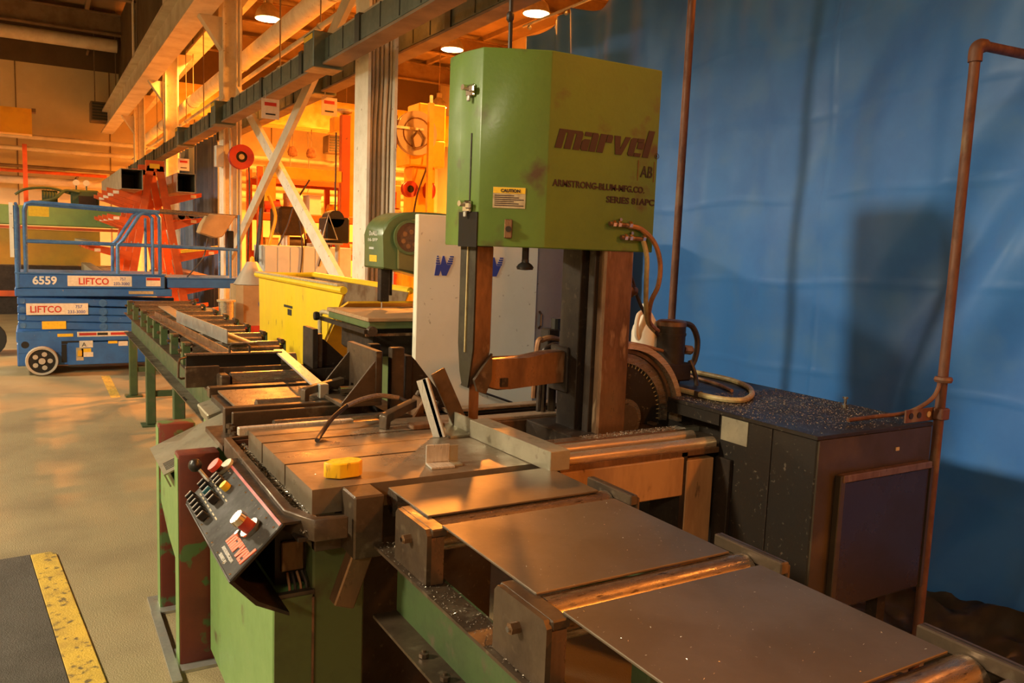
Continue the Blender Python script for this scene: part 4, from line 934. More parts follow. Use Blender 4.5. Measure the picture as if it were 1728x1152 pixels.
# ================================================================== YELLOW HOPPER
hp = thing('dump_hopper', 'yellow self dumping scrap hopper with worn rim beyond the conveyor', 'hopper', (2.1, 6.5, 0))
xa, xb = 1.80, 2.32
side = [(5.52, 1.30), (7.60, 1.31), (7.55, .52), (6.35, .48), (5.62, 1.18)]
MB().prism(side, 'x', xa, xa+.012).build('side_plate', 'hopper_yellow', hp)
MB().prism(side, 'x', xb-.012, xb).build('side_plate', 'hopper_yellow', hp)
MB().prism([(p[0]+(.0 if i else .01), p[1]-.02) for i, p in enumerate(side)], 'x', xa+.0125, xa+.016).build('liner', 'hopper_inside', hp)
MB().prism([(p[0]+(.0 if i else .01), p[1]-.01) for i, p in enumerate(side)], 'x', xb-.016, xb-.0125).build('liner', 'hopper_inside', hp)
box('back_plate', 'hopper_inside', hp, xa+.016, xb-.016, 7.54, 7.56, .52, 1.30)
def slab(p, q, x0, x1, th, name, m):
    d = Vector((0, q[0]-p[0], q[1]-p[1])); n_ = Vector((0, -d.z, d.y)).normalized()*th
    MB().prism([p, q, (q[0]+n_.y, q[1]+n_.z), (p[0]+n_.y, p[1]+n_.z)], 'x', x0, x1).build(name, m, hp)
slab((5.60, 1.16), (6.35, .47), xa+.0125, xb-.0125, .012, 'front_plate', 'yellow')
slab((5.44, 1.22), (5.60, 1.165), xa-.0, xb+.03, .014, 'dump_lip', 'yellow')
slab((6.35, .48), (7.55, .52), xa+.0125, xb-.0125, .012, 'bottom_plate', 'yellow')
MB().tube([(xa-.01, 5.50, 1.305), (xa-.01, 7.62, 1.315), (xb+.01, 7.62, 1.315), (xb+.01, 5.55, 1.30)], .028, 10).build('rim', 'hopper_yellow', hp)
box('rim_cap', 'label_cream', hp, xa-.035, xa+.02, 5.56, 7.6, 1.330, 1.345)
box('stencil', 'black_ink', hp, xa-.0025, xa, 6.64, 6.86, 1.08, 1.10); box('stencil', 'black_ink', hp, xa-.0025, xa, 6.66, 6.76, 1.02, 1.07)
for (x, y) in ((xa+.05, 5.9), (xb-.05, 5.9), (xa+.05, 7.5), (xb-.05, 7.5)):
    MB().cyl((x-.03, y, .09), (x+.03, y, .09), .09, n=18).build('caster', 'black_rubber', hp)
for x in (xa+.04, xb-.10): box('base_frame', 'lift_blue', hp, x, x+.06, 5.7, 7.6, .18, .30)
for (x, y) in ((xa+.04, 6.2), (xb-.1, 6.2), (xa+.04, 7.3), (xb-.1, 7.3)): box('frame_post', 'lift_blue', hp, x, x+.06, y, y+.06, .30, .50)
MB().tube([(1.735, 5.50, 1.125), (1.735, 5.72, 1.135), (1.73, 5.80, 1.10), (1.73, 5.80, .90), (1.735, 5.82, .62)], .016, 8, smooth=5).build('release_handle', 'label_cream', hp)
hp.rotation_euler.z = .05; hp.location.x += .02
# ================================================================== LIFT
lf = thing('scissor_lift', 'blue scissor lift with guard rails parked beyond the conveyor', 'lift', (.6, 11, 0))
LY = 10.6
box('chassis', 'lift_blue', lf, -.20, 1.52, LY, LY+.76, .10, .36, bev=.01)
box('chassis_top', 'lift_blue', lf, -.205, 1.53, LY-.005, LY+.77, .37, .50, bev=.01)
box('wheel_arch', 'lift_blue', lf, -.19, .24, LY-.008, LY+.0, .25, .40, bev=.003)
box('battery_tray', 'lift_blue', lf, .30, .95, LY-.02, LY, .10, .36, bev=.004)
box('tray_gap', 'black_plastic', lf, .235, .29, LY-.004, LY+.001, .13, .34); box('tray_slot', 'black_plastic', lf, .24, .44, LY-.004, LY, .345, .38)
box('control_recess', 'label_cream', lf, .385, .46, LY-.023, LY-.02, .15, .30); box('control_box', 'yellow', lf, .40, .445, LY-.035, LY-.023, .20, .27, bev=.004)
MB().cyl((-.12, LY-.009, .345), (-.12, LY-.001, .345), .04, n=16).build('port_hole', 'black_plastic', lf)
for (x, y) in ((.04, LY-.055), (1.34, LY-.055), (.04, LY+.81), (1.34, LY+.81)):
    wh = MB().lathe([(.135, -.045), (.158, -.05), (.165, -.03), (.165, .03), (.158, .05), (.135, .045), (.135, -.045)], (x, y, .165), axis='y', n=28).build('wheel', 'cabinet_grey', lf)
    MB().cyl((x, y-.03, .165), (x, y+.03, .165), .136, n=24).build('rim', 'panel_black', wh)
    MB().cyl((x, y-.052, .165), (x, y-.03, .165), .035, n=12).build('hub', 'cabinet_grey', wh)
    for i in range(5):
        a = i*math.pi*2/5; MB().cyl((x+.08*math.cos(a), y-.034, .165+.08*math.sin(a)), (x+.08*math.cos(a), y-.03, .165+.08*math.sin(a)), .028, n=8).build('rim_hole', 'cabinet_grey', wh)
for i, (z, tl) in enumerate(((.525, -.035), (.615, -.035), (.705, -.035), (.80, -.03))):
    M = Matrix.Translation((-.185, LY+.01+.02*(i % 2), z+.03)) @ Matrix.Rotation(-tl, 4, 'Y')
    a = MB().box(0, 1.72, 0, .05, -.03, .055, bev=.008, M=M).build('scissor_arm', 'lift_blue', lf)
    for q in (.05, .86): MB().cyl(M @ Vector((q, -.008, .012)), M @ Vector((q, .0, .012)), .03 if q < .5 else .045, n=14).build('pivot_pin', 'rail_blue', a)
    M = Matrix.Translation((-.185, LY+.62, z+.03)) @ Matrix.Rotation(-tl, 4, 'Y'); MB().box(0, 1.72, 0, .05, -.03, .055, M=M).build('scissor_arm', 'lift_blue', lf)
box('platform_frame', 'lift_blue', lf, -.205, 1.43, LY-.01, LY+.77, .895, .985, bev=.008)
dk = box('platform_deck', 'lift_blue', lf, -.195, 1.35, LY-.02, LY+.78, .99, 1.15, bev=.008)
ex = box('extension_deck', 'lift_blue', lf, 1.38, 2.24, LY-.0, LY+.72, 1.0, 1.115, bev=.006)
box('deck_lip', 'rail_blue', dk, -.2, 1.36, LY-.03, LY+.79, 1.15, 1.165); box('extension_lip', 'rail_blue', ex, 1.37, 2.25, LY-.01, LY+.73, 1.115, 1.13)
for yy in (LY, LY+.72):
    MB().tube([(-.09, yy, 1.16), (-.09, yy, 1.86), (-.07, yy, 1.925), (-.01, yy, 1.945), (1.30, yy, 1.905)], .022, 10).build('guard_rail', 'rail_blue', lf)
    MB().tube([(1.30, yy, 1.925), (2.2, yy, 1.90)], .020, 10).build('guard_rail', 'roller_steel', lf)
    MB().tube([(-.09, yy, 1.51), (1.3, yy, 1.50), (2.22, yy, 1.485)], .018, 10).build('mid_rail', 'rail_blue', lf)
    MB().tube([(.84, yy, 1.16), (.84, yy, 1.50), (.90, yy, 1.56), (1.08, yy, 1.86), (1.14, yy, 1.90), (1.26, yy, 1.89), (1.30, yy, 1.84), (1.30, yy, 1.16)], .022, 10).build('gate_rail', 'rail_blue', lf)
    MB().cyl((2.22, yy, 1.12), (2.22, yy, 1.92), .020, n=10).build('end_post', 'rail_blue', lf)
    MB().cyl((2.12, yy, 1.12), (2.12, yy, 1.50), .016, n=10).build('end_post', 'rail_blue', lf)
    MB().cyl((-.17, yy, .99), (-.17, yy, 1.90), .026, n=10).build('corner_post', 'rail_blue', lf)
    MB().tube([(1.22, yy-.005, 1.16), (1.22, yy-.005, 1.84)], .016, 8).build('gate_rail', 'rail_blue', lf)
for z in (1.5, 1.92): MB().cyl((-.17, LY, z), (-.17, LY+.72, z), .018, n=8).build('end_rail', 'rail_blue', lf); MB().cyl((2.22, LY, z-.015), (2.22, LY+.72, z-.015), .018, n=8).build('end_rail', 'rail_blue', lf)
box('height_gauge', 'white_paint', lf, -.235, -.195, LY-.02, LY+.02, 1.33, 1.93)
box('rail_tag', 'label_yellow', lf, -.05, .15, LY-.03, LY-.024, 1.79, 1.90)
LF = LY-.0225
text('6559', .125, (-.03, LF, 1.035), (1, 0, 0), (0, 0, 1), 'white_ink', dk, 'number_lettering', bold=.004, width=.24)
def sticker(x0, x1, z0, z1, m, par, y=LF, bld=True): return box('sticker', m, par, x0, x1, y-.002, y, z0, z1)
s_ = sticker(.315, .985, 1.015, 1.135, 'label_white', dk)
text('LIFTCO', .105, (.43, LF-.003, 1.037), (1, 0, 0), (0, 0, 1), 'red_ink', s_, 'sticker_lettering', bold=.002, width=.31)
text('757', .05, (.86, LF-.003, 1.085), (1, 0, 0), (0, 0, 1), 'blue_ink', s_, 'sticker_lettering', width=.06)
text('233-3000', .05, (.79, LF-.003, 1.03), (1, 0, 0), (0, 0, 1), 'blue_ink', s_, 'sticker_lettering', width=.17)
s_ = sticker(1.14, 1.30, 1.02, 1.125, 'label_white', dk); box('sticker_band', 'red_ink', s_, 1.145, 1.295, LF-.004, LF-.002, 1.09, 1.12)
sticker(.95, 1.22, .925, .96, 'label_cream', lf, LY-.012)
s_ = sticker(-.10, .52, .685, .815, 'label_white', lf, LY+.0)
text('LIFTCO', .105, (-.06, LY-.003, .712), (1, 0, 0), (0, 0, 1), 'red_ink', s_, 'sticker_lettering', bold=.002, width=.31)
text('757', .05, (.39, LY-.003, .76), (1, 0, 0), (0, 0, 1), 'blue_ink', s_, 'sticker_lettering', width=.07)
text('233-3000', .05, (.31, LY-.003, .70), (1, 0, 0), (0, 0, 1), 'blue_ink', s_, 'sticker_lettering', width=.18)
sticker(.05, .29, .52, .61, 'label_yellow', lf, LY+.0); sticker(.20, .36, .43, .465, 'label_yellow', lf, LY-.007)
s_ = sticker(.40, .94, .425, .485, 'label_white', lf, LY-.007); box('sticker_print', 'red_ink', s_, .42, .60, LY-.0105, LY-.009, .44, .47); box('sticker_print', 'red_ink', s_, .75, .92, LY-.0105, LY-.009, .44, .47); box('sticker_print', 'black_ink', s_, .61, .72, LY-.0105, LY-.009, .44, .47)
s_ = sticker(.42, .56, .30, .38, 'label_white', lf, LY-.021); text('A', .07, (.445, LY-.0235, .312), (1, 0, 0), (0, 0, 1), 'black_ink', s_, 'sticker_print'); sticker(.44, .54, .245, .29, 'label_yellow', lf, LY-.021); sticker(.44, .56, .19, .245, 'label_white', lf, LY-.021)
sticker(.72, .82, .34, .37, 'label_yellow', lf, LY-.021); sticker(.83, .93, .31, .365, 'label_white', lf, LY-.021)
# platform control box / tilted bin on the lift end
MB().prism([(1.74,1.68),(1.78,1.80),(1.86,1.92),(2.18,1.905),(2.02,1.64),(1.94,1.62)], 'y', LY-.03, LY+.20, bev=.012).build('control_hood', 'cardboard', lf)
box('control_pod', 'black_plastic', lf, 2.09, 2.17, LY+.05, LY+.20, 1.48, 1.72, bev=.01)
hose('lift_cable', [(1.62, LY+.1, 1.13), (1.72, LY+.1, 1.25), (1.82, LY+.1, 1.40), (1.86, LY+.1, 1.62)], .008, 'hose_black', lf)
# ================================================================== CANTILEVER RACK
rk = thing('cantilever_rack', 'orange cantilever pipe rack loaded with tubes behind the blue lift', 'rack', (1.62, 14.5, 0))
RX = 1.60
LEV = [(2.16, .66), (1.78, .66), (1.30, .92), (.80, 1.08), (.30, 1.10)]
for y in (13.5, 14.5, 15.5, 16.5):
    for s in (-1, 1):
        p0 = (RX+s*.50, 0); p1 = (RX+s*.06, 2.66)
        l = MB().prism([(p0[0]-.055, 0), (p0[0]+.055, 0), (p1[0]+.05, p1[1]), (p1[0]-.05, p1[1])], 'y', y-.05, y+.05).build('upright', 'rack_orange', rk)
        for z in (.5, 1.0, 1.5, 2.0): MB().cyl((RX+s*(.50-.166*z), y-.056, z), (RX+s*(.50-.166*z), y-.05, z), .014, n=6).build('bolt_head', 'galv', l)
        for (z, L_) in LEV:
            xi = RX+s*(.50-.166*z); xo = RX+s*L_
            if abs(xo-xi) < .12: xo = xi+s*.3
            a = MB().prism([(xi, z-.09), (xo, z+.08), (xo, z+.14), (xi, z+.05)], 'y', y-.04, y+.04).build('arm', 'rack_orange', rk)
            box('load_tag', 'label_white', a, xo-s*.12-.04, xo-s*.12+.04, y-.0425, y-.04, z+.055, z+.10)
    box('top_plate', 'rack_orange', rk, RX-.13, RX+.13, y-.05, y+.05, 2.58, 2.74); box('top_sign', 'yellow', rk, RX-.08, RX+.06, y-.053, y-.05, 2.62, 2.69) if y == 13.5 else None
def hollow(x, z, w_, h_, y0, y1, label, m='bar_steel', th=.008, rz=0, group='steel tubes on the orange rack'):
    b = MB(); b.box(x-w_/2, x+w_/2, y0, y1, z, z+th); b.box(x-w_/2, x+w_/2, y0, y1, z+h_-th, z+h_); b.box(x-w_/2, x-w_/2+th, y0, y1, z+th, z+h_-th); b.box(x+w_/2-th, x+w_/2, y0, y1, z+th, z+h_-th)
    o = tag(b.build('square_tube', m), label, 'tube', group)
    bk = MB().box(x-w_/2+th, x+w_/2-th, y0+1.2, y0+1.22, z+th, z+h_-th)
    bm_ = bk.bm
    for v in bm_.verts: v.co -= Vector(o.location)
    for v in bm_.verts: v.co += WLOC[o.name]
    bk.build('inner_plug', 'black_plastic', o)
    return o
hollow(1.245, 2.275, .29, .29, 13.1, 17.0, 'large grey square tube on the upper left rack arm')
hollow(1.985, 2.28, .26, .28, 13.1, 17.0, 'large grey square tube on the upper right rack arm')
hollow(.82, .914, .15, .15, 13.1, 17.2, 'pale square tube on the lower left rack arms beside the bundle')
hollow(1.07, .880, .12, .12, 13.1, 17.0, 'dark ended square tube, left of the pair on the lower rack arms'); hollow(1.195, .866, .12, .12, 13.1, 17.0, 'dark ended square tube, right of the pair on the lower rack arms')
hollow(.72, 1.443, .16, .06, 13.3, 17.0, 'flat grey tube on the middle left rack arms')
def rpipe(x, z, r, y0, y1, label):
    b = MB(); b.lathe([(r-.008, 0), (r, 0), (r, y1-y0), (r-.008, y1-y0), (r-.008, 0)], (x, y0, z), axis='y', n=16)
    tag(b.build('round_pipe', 'worn_steel'), label, 'pipe', 'round pipes on the orange rack')
rpipe(1.93, 1.926, .06, 13.2, 16.9, 'left of the two round pipes on the right rack arm'); rpipe(2.07, 1.952, .06, 13.2, 16.9, 'right of the two round pipes on the right rack arm')
hollow(2.0, .876, .30, .10, 13.1, 16.6, 'dark flat channel on the lower right rack arms', 'worn_steel'); hollow(2.28, .905, .20, .12, 13.1, 16.6, 'brown box section on the lower right rack arms', 'worn_steel')
bar_between((1.95, 13.48, 1.364), (2.5, 13.48, 1.444), .10, .05, 'yellow_bar', 'label_yellow', 'short yellow bar lying across the right rack arms', None)
# ================================================================== GREEN YELLOW MACHINE AT LEFT
gm_ = thing('bending_machine', 'green and yellow plate machine along the left behind the lift', 'machine', (-1, 18.5, 0))
MY = 18.4
box('top_beam', 'panel_green', gm_, -6, 1.55, MY, MY+.6, 1.72, 2.10, bev=.02)
box('yellow_panel', 'ochre', gm_, -6, 1.15, MY+.1, MY+.3, .95, 1.64); box('orange_line', 'rack_orange', gm_, -6, 1.55, MY+.05, MY+.35, 1.645, 1.70)
box('dark_bed', 'dark_machine', gm_, -6, 1.55, MY-.1, MY+.9, 0, .93); box('orange_rail', 'rack_orange', gm_, -6, .4, MY-.16, MY-.1, .35, .46)
mt = MB().cyl((.15, MY+.3, 2.27), (.42, MY+.3, 2.27), .15, n=16).build('motor', 'conveyor_green', gm_)
for i in range(5): MB().cyl((.18+i*.05, MY+.3, 2.27), (.19+i*.05, MY+.3, 2.27), .165, n=16).build('motor_fin', 'base_green', mt)
box('valve_bank', 'conveyor_green', gm_, .65, 1.15, MY+.1, MY+.45, 2.10, 2.46, bev=.03); box('valve_bank', 'dark_machine', gm_, .78, 1.1, MY+.05, MY+.1, 2.15, 2.34)
for x in (.75, .93):
    MB().cyl((x, MY+.2, 2.44), (x, MY+.2, 2.56), .015, n=8).build('gauge_stem', 'conveyor_green', gm_); MB().cyl((x, MY+.16, 2.60), (x, MY+.22, 2.60), .06, n=16).build('gauge', 'locker_grey', gm_)
hose('machine_pipe', [(.0, MY+.1, 2.15), (.35, MY+.05, 2.25), (.55, MY+.1, 2.42), (.8, MY+.1, 2.40)], .03, 'conveyor_green', gm_); hose('machine_pipe', [(-.3, MY+.2, 2.3), (-.1, MY+.2, 2.42), (.3, MY+.2, 2.46), (.7, MY+.2, 2.36)], .025, 'conveyor_green', gm_)
box('side_post', 'rack_orange', gm_, -.16, -.08, MY+.5, MY+.6, 2.1, 3.3)
# little red cart at the left edge
ct = thing('pallet_jack', 'orange and black pallet jack at the left edge of the floor', 'cart', (-.9, 12.6, 0))
box('fork', 'rack_orange', ct, -2.0, -.42, 12.3, 12.5, .62, .68, bev=.01); box('carriage', 'rack_orange', ct, -1.0, -.50, 12.3, 12.8, .35, .45, bev=.02)
MB().cyl((-.56, 12.25, .22), (-.56, 12.35, .22), .22, n=20).build('wheel', 'black_rubber', ct); MB().tube([(-.9, 12.4, .6), (-.5, 12.35, .5), (-.45, 12.3, .42)], .02, 8).build('handle', 'galv', ct)

# ================================================================== THINGS BY THE COLUMN AND IN THE ORANGE BAY
def reel(x, y, z, r, m, label, axis='y'):
    t = thing('hose_reel', label, 'hose reel', (x, y, z), 'hose reels')
    MB().lathe([(r*.45, -.05), (r, -.06), (r, -.045), (r*.92, -.03), (r*.92, .03), (r, .045), (r, .06), (r*.45, .05), (r*.45, -.05)], (x, y, z), axis=axis, n=30).build('drum', m, t)
    MB().lathe([(0, -.03), (r*.46, -.03), (r*.46, .03), (0, .03)], (x, y, z), axis=axis, n=20).build('hub', 'panel_black', t)
    return t
r1 = reel(2.62, 12.36, 2.80, .175, 'red_paint', 'red hose reel mounted on the white column above the lift')
MB().lathe([(0, -.05), (.04, -.05), (.04, -.02)], (2.62, 12.36, 2.80), axis='y', n=12).build('hub_cap', 'label_cream', r1)
hose('hose', [(2.74, 12.40, 2.72), (2.75, 12.40, 2.2), (2.72, 12.38, 1.2)], .012, 'hose_black', r1)
r2 = reel(5.52, 12.74, 3.47, .36, 'cabinet_grey', 'large round grey hose reel in the orange bay beside the saw head')
MB().cyl((5.52, 12.69, 3.47), (5.52, 12.72, 3.47), .25, n=24).build('side_plate', 'cabinet_grey', r2)
MB().lathe([(.235, -.01), (.25, -.01), (.25, .01), (.235, .01), (.235, -.01)], (5.52, 12.68, 3.47), axis='y', n=24).build('ring', 'rust', r2)
box('reel_bracket', 'rust', r2, 5.06, 5.18, 12.70, 12.9, 3.2, 3.72); box('reel_arm', 'galv', r2, 5.12, 5.62, 12.64, 12.67, 3.51, 3.55); box('mount', 'rust', r2, 5.50, 5.70, 12.80, 12.86, 3.40, 3.60)
MB().tube([(5.46, 12.65, 3.20), (5.42, 12.65, 3.38), (5.54, 12.65, 3.52), (5.65, 12.65, 3.40), (5.61, 12.65, 3.25), (5.46, 12.65, 3.20)], .02, 8).build('reel_frame', 'dark_beam', r2)
hose('hose', [(5.72, 12.68, 3.18), (5.70, 12.62, 2.98), (5.52, 12.62, 2.45), (5.43, 12.62, 1.9)], .016, 'hose_black', r2)
for (x, l, ax) in ((5.44, 'small red hose reel, left of the two on the yellow post', 'y'), (5.80, 'small red hose reel, right of the two on the yellow post', 'x')):
    q = reel(x, 12.76, 2.55, .135, 'red_paint', l, ax); box('mount', 'rust', q, x-.02, x+.14, 12.80, 12.92, 2.52, 2.58)
yc = thing('jib_crane', 'yellow jib crane post and boom in the orange bay', 'crane', (5.8, 13, 0))
box('post', 'yellow', yc, 5.55, 5.98, 12.9, 13.3, 0, 2.95, bev=.03); box('post_cap', 'yellow', yc, 5.45, 6.1, 12.8, 13.4, 2.95, 3.4, bev=.02); box('head', 'yellow', yc, 5.62, 6.12, 12.85, 13.35, 3.4, 4.0, bev=.02)
box('boom', 'yellow', yc, 4.2, 9.0, 12.95, 13.2, 3.40, 3.62); box('boom_flange', 'yellow', yc, 4.2, 9.0, 12.85, 13.3, 3.38, 3.40)
tp = thing('yellow_pole', 'thin yellow pole standing before the jib crane', 'pole', (5.55, 12.3, 0))
box('pole', 'yellow', tp, 5.52, 5.60, 12.2, 12.28, 0, 3.9); box('pole_tip', 'galv', tp, 5.54, 5.58, 12.22, 12.26, 3.9, 4.02)
brg = thing('bridge_crane', 'long yellow bridge crane girder high in the orange bay', 'crane', (9, 22, 4.6))
box('girder', 'yellow', brg, 2.82, 14.0, 21.8, 22.3, 4.62, 5.35); box('girder_flange', 'yellow', brg, 3.4, 13.6, 21.65, 22.45, 4.58, 4.62)
for x in (6.0, 6.5):
    MB().cyl((x, 22, 3.9), (x, 22, 4.58), .012, n=6).build('hoist_chain', 'dark_beam', brg); MB().lathe([(0, -.14), (.12, -.1), (.14, 0), (.1, .12), (0, .15)], (x, 22, 3.95), n=12).build('hoist_block', 'rust', brg)
    hose('pendant_cable', [(x-.1, 22, 4.5), (x-.05, 22, 3.2), (x-.1, 22, 2.9)], .012, 'dark_beam', brg)
jb = thing('workstation_jib', 'small yellow workstation jib behind the diagonal braces', 'crane', (3.6, 11, 0))
box('mast', 'rack_orange', jb, 3.76, 3.88, 11.25, 11.37, 0, 3.40); box('mast_cap', 'yellow', jb, 3.78, 4.00, 11.28, 11.4, 2.0, 3.45, bev=.01); box('boom', 'yellow', jb, 2.70, 3.78, 11.25, 11.37, 2.46, 2.62, bev=.01); box('boom_end', 'yellow', jb, 2.70, 2.84, 11.24, 11.38, 2.15, 2.46)
MB().tube([(2.62, 10.9, 2.4), (2.58, 10.9, 2.2), (2.55, 10.9, 1.75), (2.50, 10.9, 1.3)], .03, 8, smooth=4).build('hanging_cable', 'hose_black', jb)
MB().tube([(2.66, 10.9, 2.2), (2.75, 10.9, 1.95), (2.70, 10.9, 1.7), (2.65, 10.9, 1.5)], .022, 8, smooth=4).build('hanging_cable', 'yellow', jb)
hose('hanging_cable', [(3.2, 10.9, 2.44), (3.0, 10.9, 2.1), (2.9, 10.9, 1.8), (2.72, 10.9, 1.4)], .012, 'hose_black', jb)
hose('hanging_cable', [(3.55, 10.9, 2.44), (3.56, 10.9, 2.0), (3.5, 10.9, 1.5)], .010, 'hose_black', jb)
MB().lathe([(.02, 0), (.11, .02), (.13, .05), (.02, .06)], (3.80, 11.28, 3.42), n=14).build('mast_lamp', 'galv', jb)
ge = thing('wire_feeder', 'black wire feeder hanging on the orange mast left of the near column', 'welder', (2.95, 9.4, 1.6))
box('housing', 'black_plastic', ge, 2.93, 3.22, 9.3, 9.6, 1.62, 1.92, bev=.02); MB().cyl((3.05, 9.3, 1.90), (3.05, 9.55, 1.90), .10, n=14).build('spool', 'panel_black', ge)
MB().tube([(2.88, 9.28, 1.66), (2.95, 9.28, 1.95), (3.06, 9.28, 1.66), (2.86, 9.28, 1.66)], .010, 6).build('frame', 'galv', ge); box('tray', 'galv', ge, 2.85, 3.12, 9.25, 9.6, 1.60, 1.62); MB().cyl((2.85, 9.35, 1.73), (2.85, 9.42, 1.73), .05, n=12).build('gauge', 'chrome', ge)
MB().cyl((3.07, 9.4, 1.92), (3.07, 9.4, 2.9), .01, n=6).build('cable', 'hose_black', ge); MB().cyl((3.0, 9.4, .3), (3.0, 9.4, 1.6), .012, n=6).build('cable', 'hose_black', ge); MB().cyl((3.12, 9.45, .0), (3.12, 9.45, 1.62), .03, n=8).build('stand_post', 'galv', ge)
lk = thing('steel_lockers', 'pale grey steel cabinet row behind the yellow hopper', 'locker', (3.1, 10.9, 0))
box('body', 'locker_grey', lk, 2.53, 3.70, 10.62, 11.15, .0, 1.555, bev=.008)
for i in range(5): box('locker_door', 'locker_grey', lk, 2.545+i*.165, 2.70+i*.165, 10.61, 10.62, .1, 1.535, bev=.003)
box('end_panel', 'beam_paint', lk, 3.37, 3.69, 10.608, 10.62, .1, 1.54)
box('top_tray', 'cabinet_grey', lk, 3.20, 3.42, 10.7, 11.0, 1.555, 1.60); hose('loose_cable', [(2.98, 10.59, 1.9), (3.02, 10.59, 1.55), (3.0, 10.59, 1.2)], .009, 'hose_black', lk); hose('loose_cable', [(3.48, 10.59, 1.7), (3.32, 10.59, 1.55), (3.24, 10.59, 1.3)], .009, 'hose_black', lk)
# orange shelving and clutter in the far bay
random.seed(7)
sh = thing('pallet_rack', 'orange steel shelving loaded with parts in the orange bay', 'shelving', (5, 16.3, 0))
for x in (3.7, 5.3, 6.9):
    for y in (16.0, 16.9): box('upright', 'rack_orange', sh, x, x+.1, y, y+.1, 0, 3.0)
for z in (.5, 1.25, 2.0, 2.7):
    for y in (15.97, 16.93): box('shelf_beam', 'rack_orange', sh, 3.75, 6.95, y, y+.05, z, z+.12)
    box('shelf_deck', 'wood', sh, 3.78, 6.92, 16.02, 16.93, z+.12, z+.14)
cc = ['wood', 'rust', 'cardboard', 'locker_grey', 'red_paint', 'dark_machine', 'yellow']
words = {'wood': 'wooden', 'rust': 'rusty', 'cardboard': 'brown cardboard', 'locker_grey': 'grey', 'red_paint': 'red', 'dark_machine': 'black', 'yellow': 'yellow'}
lv = ['bottom', 'lower', 'upper', 'top']; slot = ['far left', 'left', 'centre left', 'middle', 'centre right', 'right', 'far right']
for k, z in enumerate((.5, 1.25, 2.0)):
    for i in range(7):
        x = 3.88+i*.43; m = cc[(i*3+k*2) % 7]; h_ = random.uniform(.22, .50); w_ = random.uniform(.24, .34); zb = z+.1405
        if (i+k) % 3 == 0:
            b = MB().lathe([(0, 0), (w_*.5, 0), (w_*.5, h_*.3), (w_*.46, h_*.32), (w_*.46, h_*.7), (w_*.5, h_*.72), (w_*.5, h_), (w_*.3, h_), (0, h_*.97)], (x+.1, 16.35, zb), n=14); nm = 'drum'
        elif (i+k) % 3 == 1:
            b = MB().box(x, x+w_, 16.15, 16.6, zb, zb+h_, bev=.008).box(x-.01, x+w_+.01, 16.14, 16.61, zb+h_, zb+h_+.02); nm = 'bin'
        else:
            b = MB().cyl((x, 16.3, zb+w_*.45), (x+w_, 16.3, zb+w_*.45), w_*.45, n=14).box(x+.03, x+w_-.03, 16.18, 16.42, zb, zb+.06).cyl((x-.04, 16.3, zb+w_*.45), (x+w_+.04, 16.3, zb+w_*.45), .03, n=8); nm = 'motor'
        tag(b.build(nm, m), '%s %s at the %s of the %s orange shelf' % (words[m], nm, slot[i], lv[k]), nm, 'parts on the orange shelving')
# machines between shelving and columns
lm = thing('drill_press', 'dark drill press standing in the orange bay behind the lockers', 'drill press', (3.5, 13.2, 0))
box('base', 'dark_machine', lm, 3.2, 3.7, 12.9, 13.5, 0, .12, bev=.02); MB().cyl((3.5, 13.3, .1), (3.5, 13.3, 2.0), .06, n=14).build('column', 'galv', lm); box('head', 'dark_machine', lm, 3.3, 3.7, 12.85, 13.45, 1.7, 2.15, bev=.04); MB().cyl((3.45, 12.95, 1.4), (3.45, 12.95, 1.7), .04, n=10).build('spindle', 'galv', lm); box('table', 'rust', lm, 3.2, 3.75, 12.8, 13.3, 1.05, 1.12, bev=.01)
for a in (0, 2.1, 4.2): MB().cyl((3.72, 13.0, 1.85), (3.74, 13.0+.22*math.cos(a), 1.85+.22*math.sin(a)), .012, n=6).build('feed_lever', 'galv', lm)
wm = thing('welding_screen', 'orange welding screen panel in the far orange bay', 'screen', (7.5, 17.5, 0))
for i in range(5): box('screen_panel', 'rack_orange', wm, 7.2+i*.7, 7.86+i*.7, 18.0, 18.03, .3, 2.0)
for i in range(6): box('screen_post', 'yellow', wm, 7.14+i*.7, 7.19+i*.7, 17.98, 18.05, 0, 2.1)
pb = thing('duct_panel', 'brown tilted sheet duct behind the saw head in the orange bay', 'duct', (6.4, 12.4, 2.0))
M = Matrix.Translation((6.55, 12.3, 1.5)) @ Matrix.Rotation(.25, 4, 'Y'); MB().box(-.25, .25, -.02, .25, 0, 1.25, bev=.02, M=M).build('sheet', 'wood', pb); MB().tube([M @ Vector((-.1, -.03, .3)), M @ Vector((-.1, -.03, .7)), M @ Vector((.05, -.03, .75)), M @ Vector((.08, -.03, .3))], .02, 6, smooth=3).build('handle', 'galv', pb); box('stand', 'rust', pb, 6.5, 6.58, 12.36, 12.44, 0, 1.7)
# cardboard box, wire spools
cbd = thing('cardboard_drum', 'tall brown cardboard wire drum between lift and hopper', 'drum', (2.30, 10.3, 0))
box('pallet', 'red_paint', cbd, 2.02, 2.52, 9.85, 10.4, .50, .60); box('pallet_leg', 'dark_machine', cbd, 2.04, 2.50, 9.9, 10.35, 0, .50)
MB().prism([(2.05,9.95),(2.12,9.88),(2.42,9.88),(2.49,9.95),(2.49,10.28),(2.42,10.35),(2.12,10.35),(2.05,10.28)], 'z', .60, 1.08).build('drum_body', 'cardboard', cbd)
MB().lathe([(.055, -.002), (.065, -.002), (.065, .002), (.055, .002), (.055, -.002)], (2.36, 9.877, .86), axis='y', n=18).build('printed_ring', 'blue_ink', cbd)
MB().lathe([(.22, 0), (.07, .26), (.06, .27)], (2.27, 10.1, 1.085), n=10).build('drum_cone', 'cabinet_grey', cbd); MB().lathe([(.03, 0), (.025, .05), (0, .07)], (2.27, 10.1, 1.355), n=8).build('cone_tip', 'yellow', cbd)
